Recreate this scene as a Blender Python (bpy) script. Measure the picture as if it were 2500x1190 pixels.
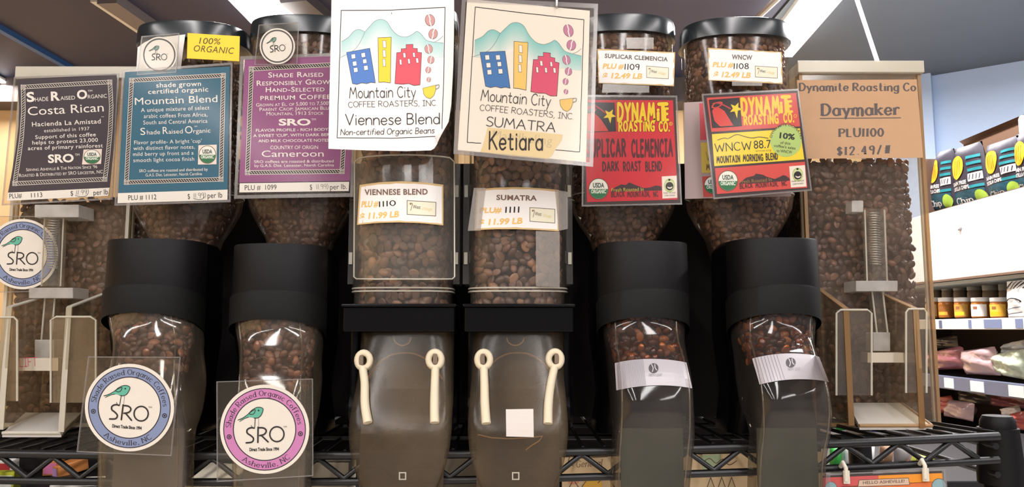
import bpy, math, random
import numpy as np
from mathutils import Vector, Matrix
from mathutils.bvhtree import BVHTree

for o in list(bpy.data.objects):
    bpy.data.objects.remove(o)
S = bpy.context.scene
COL = S.collection
random.seed(7)
rng = np.random.default_rng(11)

# ------------------------------------------------------------------ camera, world, exposure
FPX, CX, CY = 1890.0, 1250.0, 595.0
PITCH = math.radians(6.3)
CAM = Vector((0, 0, 1.40))
cd = bpy.data.cameras.new('camera')
cd.sensor_width = 36
cd.lens = 36 * FPX / 2500
cd.clip_start = 0.02
camo = bpy.data.objects.new('camera', cd)
camo.location = CAM
camo.rotation_euler = (math.pi / 2 + PITCH, 0, 0)
COL.objects.link(camo)
S.camera = camo
S.view_settings.view_transform = 'Standard'
S.view_settings.look = 'None'
S.view_settings.gamma = 1
S.view_settings.exposure = 0.12
S.view_settings.use_curve_mapping = False
try:
    S.cycles.transparent_max_bounces = 28
    S.cycles.max_bounces = 8
    S.cycles.caustics_reflective = False
    S.cycles.caustics_refractive = False
except Exception:
    pass
W = bpy.data.worlds.new('store_air')
S.world = W
W.use_nodes = True
W.node_tree.nodes['Background'].inputs[0].default_value = (0.88, 0.88, 1.0, 1)
W.node_tree.nodes['Background'].inputs[1].default_value = 0.35

CEIL = 3.0
LIGHT_COL = (1.0, 0.965, 0.985)
LIGHT_FRONT = 58.0     # power of one tube over the aisle in front of the bins
LIGHT_BACK = 28.0      # power of one tube behind the bins
LIGHT_CASE = 95.0      # added unseen lamps that brighten the case and the blue wall

# ------------------------------------------------------------------ pixel <-> world
_fw = Vector((0, math.cos(PITCH), math.sin(PITCH)))
_up = Vector((0, -math.sin(PITCH), math.cos(PITCH)))
def ray(px, py):
    return _fw * FPX + Vector((1, 0, 0)) * (px - CX) - _up * (py - CY)
def at(px, py, Y):
    d = ray(px, py); return CAM + d * (Y / d.y)
def atx(px, py, X):
    d = ray(px, py); return CAM + d * (X / d.x)
def atz(px, py, z):
    d = ray(px, py); return CAM + d * ((z - CAM.z) / d.z)
def plane_surf(P0, n):
    P0 = Vector(P0); n = Vector(n).normalized()
    k = (P0 - CAM).dot(n)
    def f(px, py, off=0.0):
        d = ray(px, py)
        return CAM + d * (k / d.dot(n)) + n * off
    return f
def ysurf(Y, px=1250, py=600, yaw=0.0, lean=0.0):
    n = Vector((math.sin(yaw), -math.cos(yaw), -math.sin(lean)))
    return plane_surf(at(px, py, Y), n)
def curved_surf(Y, cxp, k):
    def f(px, py, off=0.0):
        return at(px, py, Y + k * ((px - cxp) / 100.0) ** 2 - off)
    return f

# ------------------------------------------------------------------ materials
def lin(c):
    r = []
    for v in c[:3]:
        v = v / 255.0
        r.append(v / 12.92 if v <= 0.04045 else ((v + 0.055) / 1.055) ** 2.4)
    return (*r, 1.0)
_mats = {}
def mat(name, rgb, rough=0.6, spec=0.4, metal=0.0, noise=0.0, nscale=30.0, bump=0.0):
    key = (name, tuple(rgb), rough, spec, metal, noise)
    if key in _mats: return _mats[key]
    m = bpy.data.materials.new(name); m.use_nodes = True
    nt = m.node_tree; b = nt.nodes['Principled BSDF']
    b.inputs['Base Color'].default_value = lin(rgb)
    b.inputs['Roughness'].default_value = rough
    b.inputs['Specular IOR Level'].default_value = spec
    b.inputs['Metallic'].default_value = metal
    if noise or bump:
        tc = nt.nodes.new('ShaderNodeTexCoord')
        nz = nt.nodes.new('ShaderNodeTexNoise'); nz.inputs['Scale'].default_value = nscale
        nz.inputs['Detail'].default_value = 6
        nt.links.new(tc.outputs['Object'], nz.inputs['Vector'])
        if noise:
            mx = nt.nodes.new('ShaderNodeMix'); mx.data_type = 'RGBA'
            c = lin(rgb)
            mx.inputs[6].default_value = tuple(v * (1 - noise) for v in c[:3]) + (1,)
            mx.inputs[7].default_value = tuple(min(1, v * (1 + noise)) for v in c[:3]) + (1,)
            nt.links.new(nz.outputs['Fac'], mx.inputs[0])
            nt.links.new(mx.outputs[2], b.inputs['Base Color'])
        if bump:
            bp = nt.nodes.new('ShaderNodeBump'); bp.inputs['Strength'].default_value = bump
            bp.inputs['Distance'].default_value = 0.002
            nt.links.new(nz.outputs['Fac'], bp.inputs['Height'])
            nt.links.new(bp.outputs['Normal'], b.inputs['Normal'])
    _mats[key] = m
    return m
def clear(name, tint=(245, 243, 238), film=(200, 190, 175), fac=0.05, rough=0.06, refl=1.0, dirt=0.0, dscale=18.0, base=0.04):
    """thin clear plastic: mostly see-through, a faint dusty film, grazing reflections"""
    if name in _mats: return _mats[name]
    m = bpy.data.materials.new(name); m.use_nodes = True
    nt = m.node_tree; nt.nodes.clear()
    out = nt.nodes.new('ShaderNodeOutputMaterial')
    tr = nt.nodes.new('ShaderNodeBsdfTransparent'); tr.inputs[0].default_value = lin(tint)
    df = nt.nodes.new('ShaderNodeBsdfDiffuse'); df.inputs[0].default_value = lin(film)
    gl = nt.nodes.new('ShaderNodeBsdfGlossy'); gl.inputs['Roughness'].default_value = rough
    m1 = nt.nodes.new('ShaderNodeMixShader'); m2 = nt.nodes.new('ShaderNodeMixShader')
    if dirt:
        tc = nt.nodes.new('ShaderNodeTexCoord'); nz = nt.nodes.new('ShaderNodeTexNoise')
        nz.inputs['Scale'].default_value = dscale; nz.inputs['Detail'].default_value = 5
        nt.links.new(tc.outputs['Object'], nz.inputs['Vector'])
        ma = nt.nodes.new('ShaderNodeMapRange')
        ma.inputs[1].default_value = 0.4; ma.inputs[2].default_value = 0.7
        ma.inputs[3].default_value = fac; ma.inputs[4].default_value = min(1, fac + dirt)
        nt.links.new(nz.outputs['Fac'], ma.inputs[0]); nt.links.new(ma.outputs[0], m1.inputs[0])
    else:
        m1.inputs[0].default_value = fac
    nt.links.new(tr.outputs[0], m1.inputs[1]); nt.links.new(df.outputs[0], m1.inputs[2])
    lw = nt.nodes.new('ShaderNodeLayerWeight'); lw.inputs[0].default_value = 0.5
    pw = nt.nodes.new('ShaderNodeMath'); pw.operation = 'POWER'; pw.inputs[1].default_value = 4.0
    ml = nt.nodes.new('ShaderNodeMath'); ml.operation = 'MULTIPLY_ADD'
    ml.inputs[1].default_value = 0.55 * refl; ml.inputs[2].default_value = base * refl
    nt.links.new(lw.outputs['Facing'], pw.inputs[0]); nt.links.new(pw.outputs[0], ml.inputs[0])
    nt.links.new(ml.outputs[0], m2.inputs[0])
    nt.links.new(m1.outputs[0], m2.inputs[1]); nt.links.new(gl.outputs[0], m2.inputs[2])
    nt.links.new(m2.outputs[0], out.inputs[0])
    _mats[name] = m
    return m
def emit(name, rgb, s):
    if name in _mats: return _mats[name]
    m = bpy.data.materials.new(name); m.use_nodes = True
    b = m.node_tree.nodes['Principled BSDF']
    b.inputs['Base Color'].default_value = (0.8, 0.8, 0.8, 1)
    b.inputs['Emission Color'].default_value = (*rgb, 1)
    b.inputs['Emission Strength'].default_value = s
    _mats[name] = m
    return m
_pc = {}
def ink(rgb, rough=0.55):
    return mat('print_%d_%d_%d' % tuple(rgb), rgb, rough, 0.25)

def bean_mat(name, stops, rough=0.38):
    m = bpy.data.materials.new(name); m.use_nodes = True
    nt = m.node_tree; b = nt.nodes['Principled BSDF']
    g = nt.nodes.new('ShaderNodeNewGeometry'); r = nt.nodes.new('ShaderNodeValToRGB')
    while len(r.color_ramp.elements) < len(stops): r.color_ramp.elements.new(0.5)
    for e, (p, c) in zip(r.color_ramp.elements, stops):
        e.position = p; e.color = lin(c)
    nt.links.new(g.outputs['Random Per Island'], r.inputs[0])
    nt.links.new(r.outputs[0], b.inputs['Base Color'])
    b.inputs['Roughness'].default_value = rough
    b.inputs['Specular IOR Level'].default_value = 0.5
    return m
BEANS = bean_mat('roasted_bean', [(0, (44, 27, 22)), (.45, (66, 42, 34)), (.8, (88, 57, 45)), (1, (124, 82, 60))])
BEANS_C = bean_mat('glossy_roasted_bean', [(0, (62, 40, 34)), (.45, (90, 58, 48)), (.8, (116, 76, 62)), (1, (150, 100, 78))], 0.3)
BEANS_W = bean_mat('medium_roast_bean', [(0, (72, 48, 38)), (.45, (98, 66, 50)), (.8, (122, 84, 62)), (1, (156, 112, 82))])
BEANS_A = bean_mat('oily_bean', [(0, (60, 26, 14)), (.45, (92, 44, 20)), (.8, (130, 66, 26)), (1, (176, 98, 36))], 0.25)
CORE = mat('packed_beans', (42, 27, 22), 0.7, 0.2, noise=0.5, nscale=160, bump=0.6)

BLACK = mat('black_plastic', (7, 6, 7), 0.26, 0.14)
BLACKM = mat('matte_black_plastic', (14, 12, 13), 0.5, 0.19)
BLACKS = mat('satin_black_plastic', (17, 17, 16), 0.62, 0.18)
LID = mat('glossy_black_lid', (33, 38, 40), 0.24, 0.6)
WIRE = mat('black_epoxy_wire', (12, 11, 12), 0.38, 0.5)
CLR = clear('clear_acrylic')
CLRH = clear('clear_hopper', film=(168, 138, 116), fac=0.10, dirt=0.10, rough=0.10)
CLRB = clear('clear_box_wall', film=(170, 146, 124), fac=0.10, dirt=0.12, rough=0.10, dscale=12)
CLRT = clear('clear_tube', fac=0.06, dirt=0.05, rough=0.10)
CLRD = clear('smoky_chute', tint=(214, 210, 202), film=(110, 102, 96), fac=0.09, dirt=0.10, rough=0.08, dscale=14)
CLRG = clear('scuffed_chute', tint=(232, 226, 214), film=(190, 172, 150), fac=0.05, dirt=0.07, rough=0.10, dscale=11, base=0.075)
CLRC = clear('scuffed_scoop', tint=(228, 220, 206), film=(170, 150, 124), fac=0.05, dirt=0.12, rough=0.24, dscale=9, base=0.03)
TAPE = clear('clear_tape', tint=(240, 238, 234), film=(214, 206, 198), fac=0.20, rough=0.2)
SLEEVE = clear('sign_sleeve', fac=0.025, rough=0.12, refl=0.7, base=0.02)
SEAL = clear('sealed_sleeve_edge', tint=(225, 222, 220), film=(196, 190, 186), fac=0.22, rough=0.15, refl=1.0)
MILK = clear('acrylic_edge', tint=(235, 228, 205), film=(224, 218, 202), fac=0.55, rough=0.2)
AMBER = clear('acrylic_edge_stained', tint=(228, 200, 150), film=(180, 146, 106), fac=0.55, rough=0.25)
FROST = clear('frosted_acrylic', tint=(232, 228, 218), film=(222, 217, 210), fac=0.34, rough=0.15, dirt=0.15, dscale=30)

# ------------------------------------------------------------------ mesh builder
class MB:
    def __init__(s): s.v = []; s.f = []; s.m = []; s.mats = []
    def mi(s, m):
        if m not in s.mats: s.mats.append(m)
        return s.mats.index(m)
    def face(s, idx, m): s.f.append(tuple(idx)); s.m.append(s.mi(m))
    def poly(s, pts, m):
        b = len(s.v); s.v += [tuple(p) for p in pts]; s.face(range(b, b + len(pts)), m)
    def tris(s, pts, faces, m):
        b = len(s.v); s.v += [tuple(p) for p in pts]; k = s.mi(m)
        for f in faces: s.f.append(tuple(b + i for i in f)); s.m.append(k)
    def hexa(s, a, m):   # 8 points: bottom loop a0..a3, top loop a4..a7
        b = len(s.v); s.v += [tuple(p) for p in a]
        for q in ((3, 2, 1, 0), (4, 5, 6, 7), (0, 1, 5, 4), (1, 2, 6, 5), (2, 3, 7, 6), (3, 0, 4, 7)):
            s.face([b + i for i in q], m)
    def box(s, x0, x1, y0, y1, z0, z1, m):
        s.hexa([(x0, y0, z0), (x1, y0, z0), (x1, y1, z0), (x0, y1, z0), (x0, y0, z1), (x1, y0, z1), (x1, y1, z1), (x0, y1, z1)], m)
    def slab(s, q, n, t, m):   # quad q pushed back by t along -n
        n = Vector(n); q = [Vector(p) for p in q]
        s.hexa([p - n * t for p in q] + q, m)
    def loft(s, rings, m, cap0=True, cap1=True, closed=True):
        b = len(s.v); n = len(rings[0])
        for r in rings: s.v += [tuple(p) for p in r]
        for i in range(len(rings) - 1):
            for j in range(n if closed else n - 1):
                k = (j + 1) % n
                s.face((b + i * n + j, b + i * n + k, b + (i + 1) * n + k, b + (i + 1) * n + j), m)
        if closed and cap0: s.face([b + j for j in range(n)][::-1], m)
        if closed and cap1: s.face([b + (len(rings) - 1) * n + j for j in range(n)], m)
    def tube(s, pts, r, m, n=8, closed=False):
        pts = [Vector(p) for p in pts]; rings = []
        L = len(pts); u = None
        for i, p in enumerate(pts):
            if closed: t = pts[(i + 1) % L] - pts[i - 1]
            else: t = pts[min(i + 1, L - 1)] - pts[max(i - 1, 0)]
            t.normalize()
            if u is None:
                a = Vector((0, 1, 0)) if abs(t.y) < 0.8 else Vector((0, 0, 1))
                u = t.cross(a)
            else: u = u - t * u.dot(t)
            u.normalize(); w = t.cross(u)
            rr = r[i] if isinstance(r, (list, tuple)) else r
            rings.append([p + (u * math.cos(2 * math.pi * k / n) + w * math.sin(2 * math.pi * k / n)) * rr for k in range(n)])
        if closed: rings.append(rings[0])
        s.loft(rings, m, not closed, not closed)
    def sphere(s, c, r, m, nu=10, nv=7, sc=(1, 1, 1)):
        c = Vector(c); rings = []
        for i in range(1, nv):
            t = math.pi * i / nv
            rings.append([c + Vector((r * sc[0] * math.sin(t) * math.cos(2 * math.pi * j / nu), r * sc[1] * math.sin(t) * math.sin(2 * math.pi * j / nu), -r * sc[2] * math.cos(t))) for j in range(nu)])
        s.loft(rings, m)
def root_loc(o):
    while o.parent: o = o.parent
    return o.location
def obj(name, mb, parent=None, smooth=35, label=None, kind=None, bevel=0.0, seg=2):
    me = bpy.data.meshes.new(name)
    off = root_loc(parent) if parent else Vector((0, 0, 0))
    v = np.array([tuple(p) for p in mb.v], dtype=np.float64) - np.array(off)
    me.from_pydata(v.tolist(), [], mb.f)
    for m in mb.mats: me.materials.append(m)
    me.polygons.foreach_set('material_index', mb.m)
    if smooth:
        me.shade_smooth(); me.set_sharp_from_angle(angle=math.radians(smooth))
    me.update()
    o = bpy.data.objects.new(name, me); COL.objects.link(o)
    if parent: o.parent = parent
    if bevel:
        bm = o.modifiers.new('bevel', 'BEVEL'); bm.width = bevel; bm.segments = seg; bm.limit_method = 'ANGLE'
        bm.angle_limit = math.radians(40)
    if label: o['label'] = label
    if kind: o['kind'] = kind
    return o
def thing(name, label, cat, loc, group=None):
    o = bpy.data.objects.new(name, None); COL.objects.link(o)
    o.empty_display_size = 0.02
    o.location = loc; o['label'] = label; o['category'] = cat
    if group: o['group'] = group
    return o
def tag(o, label, cat, group=None, kind=None):
    o['label'] = label; o['category'] = cat
    if group: o['group'] = group
    if kind: o['kind'] = kind
    return o
def struct(name, mb, smooth=0):
    return obj(name, mb, None, smooth, kind='structure')
def ring(cx, cy, z, a, b, n=40, e=2.0, tilt=0.0):
    r = []
    for k in range(n):
        t = 2 * math.pi * k / n; c, s_ = math.cos(t), math.sin(t)
        x = a * math.copysign(abs(c) ** (2 / e), c); y = b * math.copysign(abs(s_) ** (2 / e), s_)
        r.append(Vector((cx + x, cy + y, z - tilt * (y + b))))
    return r
def lerp(a, b, t): return a + (b - a) * t
def interp(tab, x):
    if x <= tab[0][0]: return tab[0][1]
    for (x0, y0), (x1, y1) in zip(tab, tab[1:]):
        if x <= x1: return lerp(y0, y1, (x - x0) / (x1 - x0))
    return tab[-1][1]
def catmull(p, sub=5, closed=False):
    p = [Vector((q[0], q[1], 0)) if len(q) == 2 else Vector(q) for q in p]
    n = len(p); out = []
    for i in range(n if closed else n - 1):
        if closed: a, b, c, d = p[i - 1], p[i], p[(i + 1) % n], p[(i + 2) % n]
        else: a, b, c, d = p[max(i - 1, 0)], p[i], p[i + 1], p[min(i + 2, n - 1)]
        for k in range(sub):
            t = k / sub
            out.append(0.5 * ((2 * b) + (c - a) * t + (2 * a - 5 * b + 4 * c - d) * t * t + (3 * b - a - 3 * c + d) * t ** 3))
    if not closed: out.append(p[-1])
    return out

# ------------------------------------------------------------------ lettering
CHARS = "ABCDEFGHIJKLMNOPQRSTUVWXYZabcdefghijklmnopqrstuvwxyz0123456789%.,:;'&#$/-!()@+"
GL = {}
def make_glyphs():
    obs = []
    for off in (0.0, 0.008, 0.034):
        for ch in CHARS:
            for kind in (('g', ch), ('a', 'H' + ch + 'H')) if off == 0 else (('g', ch),):
                cu = bpy.data.curves.new('g', 'FONT'); cu.body = kind[1]; cu.size = 1
                cu.resolution_u = 3; cu.offset = off; cu.fill_mode = 'FRONT'
                o = bpy.data.objects.new('g', cu); COL.objects.link(o); obs.append((off, ch, kind[0], o))
    cu = bpy.data.curves.new('g', 'FONT'); cu.body = 'HH'; cu.size = 1
    oh = bpy.data.objects.new('g', cu); COL.objects.link(oh)
    dg = bpy.context.evaluated_depsgraph_get(); dg.update()
    def grab(o):
        e = o.evaluated_get(dg); me = e.to_mesh()
        v = [(q.co.x, q.co.y) for q in me.vertices]; f = [tuple(p.vertices) for p in me.polygons]
        e.to_mesh_clear(); return v, f
    hv, _ = grab(oh); hw = max(x for x, y in hv) - min(x for x, y in hv); H = max(y for x, y in hv)
    for off, ch, k, o in obs:
        v, f = grab(o)
        if k == 'g': GL[(ch, off)] = ([(x / H, y / H, 0.0) for x, y in v], f)
        else: GL[('adv', ch)] = (max(x for x, y in v) - min(x for x, y in v) - hw) / H
    for *_, o in obs + [(0, 0, 0, oh)]:
        c = o.data; bpy.data.objects.remove(o); bpy.data.curves.remove(c)
make_glyphs()

# single stroke alphabet: cap height 10, x height 6.2; 'L' straight, 'C' smooth
def _st(s):
    out = []
    for part in s.split('|'):
        k = part[0]; nums = [float(q) for q in part[1:].replace(',', ' ').split()]
        out.append((k, list(zip(nums[0::2], nums[1::2]))))
    return out
_HAND = {
 'A': (7.4, 'L0,0 3.7,10 7.4,0|L1.3,3.6 6.1,3.6'), 'B': (5.6, 'L0,0 0,10|C0,10 3.6,9.8 5,7.8 3.6,5.7 0,5.2|C0,5.2 4.2,5 5.6,2.7 4,.3 0,0'),
 'C': (6.4, 'C6.2,8.6 4.4,10 2,9.4 .2,6.6 .2,3.4 2,.6 4.4,0 6.3,1.4'), 'D': (6.4, 'L0,0 0,10|C0,10 3.6,9.6 6.2,7 6.2,3.4 4,.6 0,0'),
 'E': (5, 'L5,10 0,10 0,0 5,0|L0,5.3 4,5.3'), 'F': (4.8, 'L0,0 0,10 4.8,10|L0,5.3 4,5.3'),
 'G': (7, 'C6.4,8.4 4.4,10 2,9.4 .2,6.6 .2,3.4 2,.6 4.6,0 6.6,1.6|L4.2,4.4 6.6,4.4 6.6,.4'), 'H': (6.2, 'L0,0 0,10|L6.2,0 6.2,10|L0,5.2 6.2,5.2'),
 'I': (4, 'L2,0 2,10|L0,10 4,10|L0,0 4,0'), 'J': (4, 'C4,10 4,3 3,.4 1,0 0,1.6'), 'K': (6, 'L0,0 0,10|L5.6,10 .2,4.4|L1.8,6 6,0'),
 'L': (4.8, 'L0,10 0,0 4.8,0'), 'M': (8.6, 'L0,0 1.4,10 4.3,3.6 7.2,10 8.6,0'), 'N': (6.6, 'L0,0 0,10 6.6,0 6.6,10'),
 'O': (7.4, 'O3.7,10 1,8.4 0,5 1,1.6 3.7,0 6.4,1.6 7.4,5 6.4,8.4'), 'P': (5.4, 'L0,0 0,10|C0,10 4,9.6 5.4,7.4 4,5.2 0,4.8'),
 'R': (6, 'L0,0 0,10|C0,10 4,9.6 5.4,7.4 4,5.2 0,4.8|L2,4.9 6,0'), 'S': (5.4, 'C5.2,8.8 3.4,10 1.2,9.4 .4,7.4 1.6,5.8 3.8,4.8 5.4,3 4.8,1 2.8,0 0,.8'),
 'T': (6.6, 'L0,10 6.6,10|L3.3,10 3.3,0'), 'U': (6.4, 'C0,10 0,3.6 1.4,.6 3.2,0 5,.6 6.4,3.6 6.4,10'), 'V': (7, 'L0,10 3.5,0 7,10'),
 'W': (10, 'L0,10 2.4,0 5,8 7.6,0 10,10'), 'Y': (6.4, 'L0,10 3.2,4.8 6.4,10|L3.2,4.8 3.2,0'),
 'a': (5.4, 'O2.7,6.2 .8,5.2 0,3 .8,.8 2.7,0 4.4,.8 5,3 4.4,5.2|L5.1,6.2 5.1,0'), 'b': (5.2, 'L0,10 0,0|O2.6,6.2 .8,5.2 .2,3 .8,.8 2.6,0 4.6,1 5.2,3 4.6,5.2'),
 'c': (4.6, 'C4.4,5.2 3,6.2 1.2,5.6 .1,3.2 1.2,.6 3,0 4.6,1'), 'd': (5.4, 'O2.6,6.2 .8,5.2 0,3 .8,.8 2.6,0 4.4,.8 5,3 4.4,5.2|L5.2,10 5.2,0'),
 'e': (5, 'C.2,3.2 4.8,3.4 4.4,5.4 2.6,6.3 .8,5.3 0,3 1,.7 2.8,0 4.8,1.2'), 'f': (3.6, 'C3.8,9.4 2.4,10 1.4,8.4 1.2,5 1.2,0|L0,6 3.2,6'),
 'g': (5.2, 'O2.6,6.2 .8,5.2 0,3 .8,.8 2.6,0 4.4,.8 5,3 4.4,5.2|C5,6.2 5,-1.4 3.8,-3 1.8,-3.2 .4,-2.2'), 'h': (5, 'L0,10 0,0|C0,3.6 1.4,6 3.4,6.2 4.8,4.6 5,0'),
 'i': (1, 'L.5,6.2 .5,0|L.5,8.4 .55,8.7'), 'k': (4.8, 'L0,10 0,0|L4.4,6.2 .2,2.8|L1.6,3.8 4.8,0'), 'l': (1, 'L.5,10 .5,0'),
 'm': (8, 'L0,6.2 0,0|C0,3.6 1.2,6 2.8,6.2 3.9,4.6 4,0|C4,3.6 5.2,6 6.8,6.2 7.9,4.6 8,0'), 'n': (5, 'L0,6.2 0,0|C0,3.6 1.4,6 3.4,6.2 4.8,4.6 5,0'),
 'o': (5.2, 'O2.6,6.2 .8,5.2 0,3.1 .8,.9 2.6,0 4.4,.9 5.2,3.1 4.4,5.2'), 'p': (5.2, 'L0,6.2 0,-3.4|O2.6,6.2 .8,5.2 .2,3 .8,.8 2.6,0 4.6,1 5.2,3 4.6,5.2'),
 'r': (3.6, 'L0,6.2 0,0|C0,3.4 1,5.6 2.4,6.3 3.6,5.8'), 's': (4, 'C3.8,5.6 2.2,6.3 .6,5.6 .6,4.2 2.2,3.3 3.8,2.2 3.6,.7 2,0 0,.6'),
 't': (3.8, 'C1.6,9 1.6,2 2.2,.3 3.8,.4|L0,6.2 3.6,6.2'), 'u': (5, 'C0,6.2 .1,1.8 1.4,.1 3.4,.3 5,3|L5,6.2 5,0'), 'v': (4.8, 'L0,6.2 2.4,0 4.8,6.2'),
 'w': (7, 'L0,6.2 1.7,0 3.5,5 5.3,0 7,6.2'), 'x': (4.8, 'L0,6.2 4.8,0|L0,0 4.8,6.2'), 'y': (5, 'L0,6.2 2.6,.4|L5,6.2 1.4,-3.2'),
 '0': (5.2, 'O2.6,10 .6,8 0,5 .6,2 2.6,0 4.6,2 5.2,5 4.6,8'), '1': (1.6, 'L1,10 .6,0'), '2': (5, 'C.2,8 1.6,10 4,9.6 4.8,7.4 3,4 0,0|L0,0 5,0'),
 '4': (5.4, 'L3.8,0 3.8,10 0,3.4 5.4,3.4'), '8': (5, 'O2.5,10 .8,9 .8,6.6 2.5,5.3 4.4,3.9 4.6,1.2 2.5,0 .4,1.2 .6,3.9 2.5,5.3 4.2,6.6 4.2,9'),
 '9': (4.8, 'O2.4,10 .4,8.8 .2,6.6 1.8,5 4,5.6 4.6,8 3.8,9.6|C4.6,8.2 4.4,4 3.6,0'), '$': (5, 'C4.8,8.2 3.2,9.2 1.2,8.7 .6,7 1.8,5.6 3.6,4.7 4.8,3.2 4.2,1.4 2.6,.8 .2,1.6|L2.6,10.6 2.6,-.8'),
 '/': (4.4, 'L0,-1 4.4,10.6'), '#': (6, 'L1.4,0 2.8,10|L4,0 5.4,10|L0,3.4 6,3.4|L.4,6.8 6.2,6.8'), '.': (.8, 'L.3,0 .4,.3'), ',': (1, 'L.8,.6 .2,-1.6'),
 '-': (3, 'L0,3.6 3,3.6'), ')': (2, 'C0,10.6 1.6,7 1.6,3 0,-1.4'), "'": (.6, 'L.4,10 .2,8'),
 '!': (1, 'L.5,10 .5,3|L.5,.4 .5,0'), '%': (8, 'L1,0 7,10|O1.8,10 .4,9 .4,7 1.8,6 3.2,7 3.2,9|O6.2,4 4.8,3 4.8,1 6.2,0 7.6,1 7.6,3'),
}
_HC = {}
def stroke_poly(kind, pts, wt, wn, ends=True, serif=0.0, sub=4):
    """returns verts, faces of a pen stroke; wt pen width on uprights, wn on level runs"""
    closed = kind == 'O'
    if closed: sub = max(sub, 5)
    if kind in 'CO': p = [Vector((q.x, q.y)) for q in catmull(pts, sub, closed)]
    else: p = [Vector(q) for q in pts]
    if closed: p.append(p[0])
    V, F = [], []
    pc = [0]
    def put(q):
        z = (pc[0] % 5) * .17; pc[0] += 1
        V.extend((x, y, z) for x, y in q)
    def wd(d):
        return (wt * abs(d.y) + wn * abs(d.x)) / max(1e-9, abs(d.x) + abs(d.y)) * 0.5
    def disc(c, a, b):
        k = len(V); n = 8
        put([(c.x + a * math.cos(i * math.pi / 4), c.y + b * math.sin(i * math.pi / 4)) for i in range(n)])
        F.append(tuple(range(k, k + n)))
    if kind == 'L':
        for a, b in zip(p, p[1:]):
            d = (b - a)
            if d.length < 1e-9: continue
            d.normalize(); n = Vector((-d.y, d.x)) * wd(d); k = len(V)
            put([tuple(a + n), tuple(a - n), tuple(b - n), tuple(b + n)]); F.append((k, k + 1, k + 2, k + 3))
        for i, q in enumerate(p):
            if 0 < i < len(p) - 1 or not serif: disc(q, min(wt, wn * 1.6) * .5, min(wn, wt) * .5)
        if serif:
            for q, o in ((p[0], p[1]), (p[-1], p[-2])):
                if abs(q.y - o.y) > 3 and (abs(q.y) < .1 or abs(q.y - 10) < .1 or abs(q.y - 6.2) < .1):
                    k = len(V); y0, y1 = (q.y, q.y + wn) if o.y > q.y else (q.y - wn, q.y)
                    put([(q.x - serif, y0), (q.x + serif, y0), (q.x + serif, y1), (q.x - serif, y1)]); F.append((k, k + 1, k + 2, k + 3))
    else:
        L, R = [], []
        n_ = len(p)
        for i in range(n_):
            if closed: d = p[(i + 1) % (n_ - 1)] - p[(i - 1) % (n_ - 1)]
            else: d = p[min(i + 1, n_ - 1)] - p[max(i - 1, 0)]
            d.normalize(); n = Vector((-d.y, d.x)) * wd(d)
            L.append(p[i] + n); R.append(p[i] - n)
        for i in range(n_ - 1):
            k = len(V); z = (i % 7) * .055
            V.extend((q.x, q.y, z) for q in (L[i], R[i], R[i + 1], L[i + 1])); F.append((k, k + 1, k + 2, k + 3))
        pc[0] = 3
        if not closed:
            for q, o in ((p[0], p[1]), (p[-1], p[-2])):
                r = wd((q - o).normalized()); disc(q, r, r)
    return V, F
def hand_glyph(ch, wt, wn, serif):
    key = (ch, wt, wn, serif)
    if key not in _HC:
        w, d = _HAND[ch]; V, F = [], []
        for si, (kind, pts) in enumerate(_st(d)):
            v, f = stroke_poly(kind, pts, wt, wn, serif=serif)
            k = len(V); zo = .40 * si; V += [(x, y, z * .5 + zo) for x, y, z in v]; F += [tuple(i + k for i in q) for q in f]
        _HC[key] = ([(x / 10, y / 10, z) for x, y, z in V], F, w / 10)
    return _HC[key]
def layout(s, font='sans', wt=0.0, caps=False, track=0.0, jitter=0.0):
    """list of (verts, faces) in cap heights along the baseline"""
    out = []; x = 0.0
    rr = random.Random(s)
    for ch in s:
        sc = 1.0
        if ch == ' ': x += 0.40 + track; continue
        if caps and ch.islower(): sc = 0.78; ch = ch.upper()
        if font == 'sans':
            if (ch, wt) not in GL: continue
            v, f = GL[(ch, wt)]; adv = GL[('adv', ch)]
        else:
            th, tn, sf, sp = {'hand': (.75, .7, 0, .17), 'thin': (.55, .5, 0, .2), 'marker': (1.25, 1.2, 0, .22), 'serif': (1.35, .55, 1.35, .26),
                              'fat': (2.5, .9, 1.5, .30), 'block': (3.1, 2.5, 0, .37), 'blockthin': (1.9, 1.5, 0, .28)}[font]
            c2 = ch if ch in _HAND else (ch.upper() if ch.upper() in _HAND else None)
            if c2 is None: x += .5; continue
            v, f, w = hand_glyph(c2, th + wt, tn + wt, sf); adv = w + sp
        dy = rr.uniform(-jitter, jitter)
        out.append(([(x + px * sc, py * sc + dy, pz) for px, py, pz in v], f)); x += adv * sc + track
    return out

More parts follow.
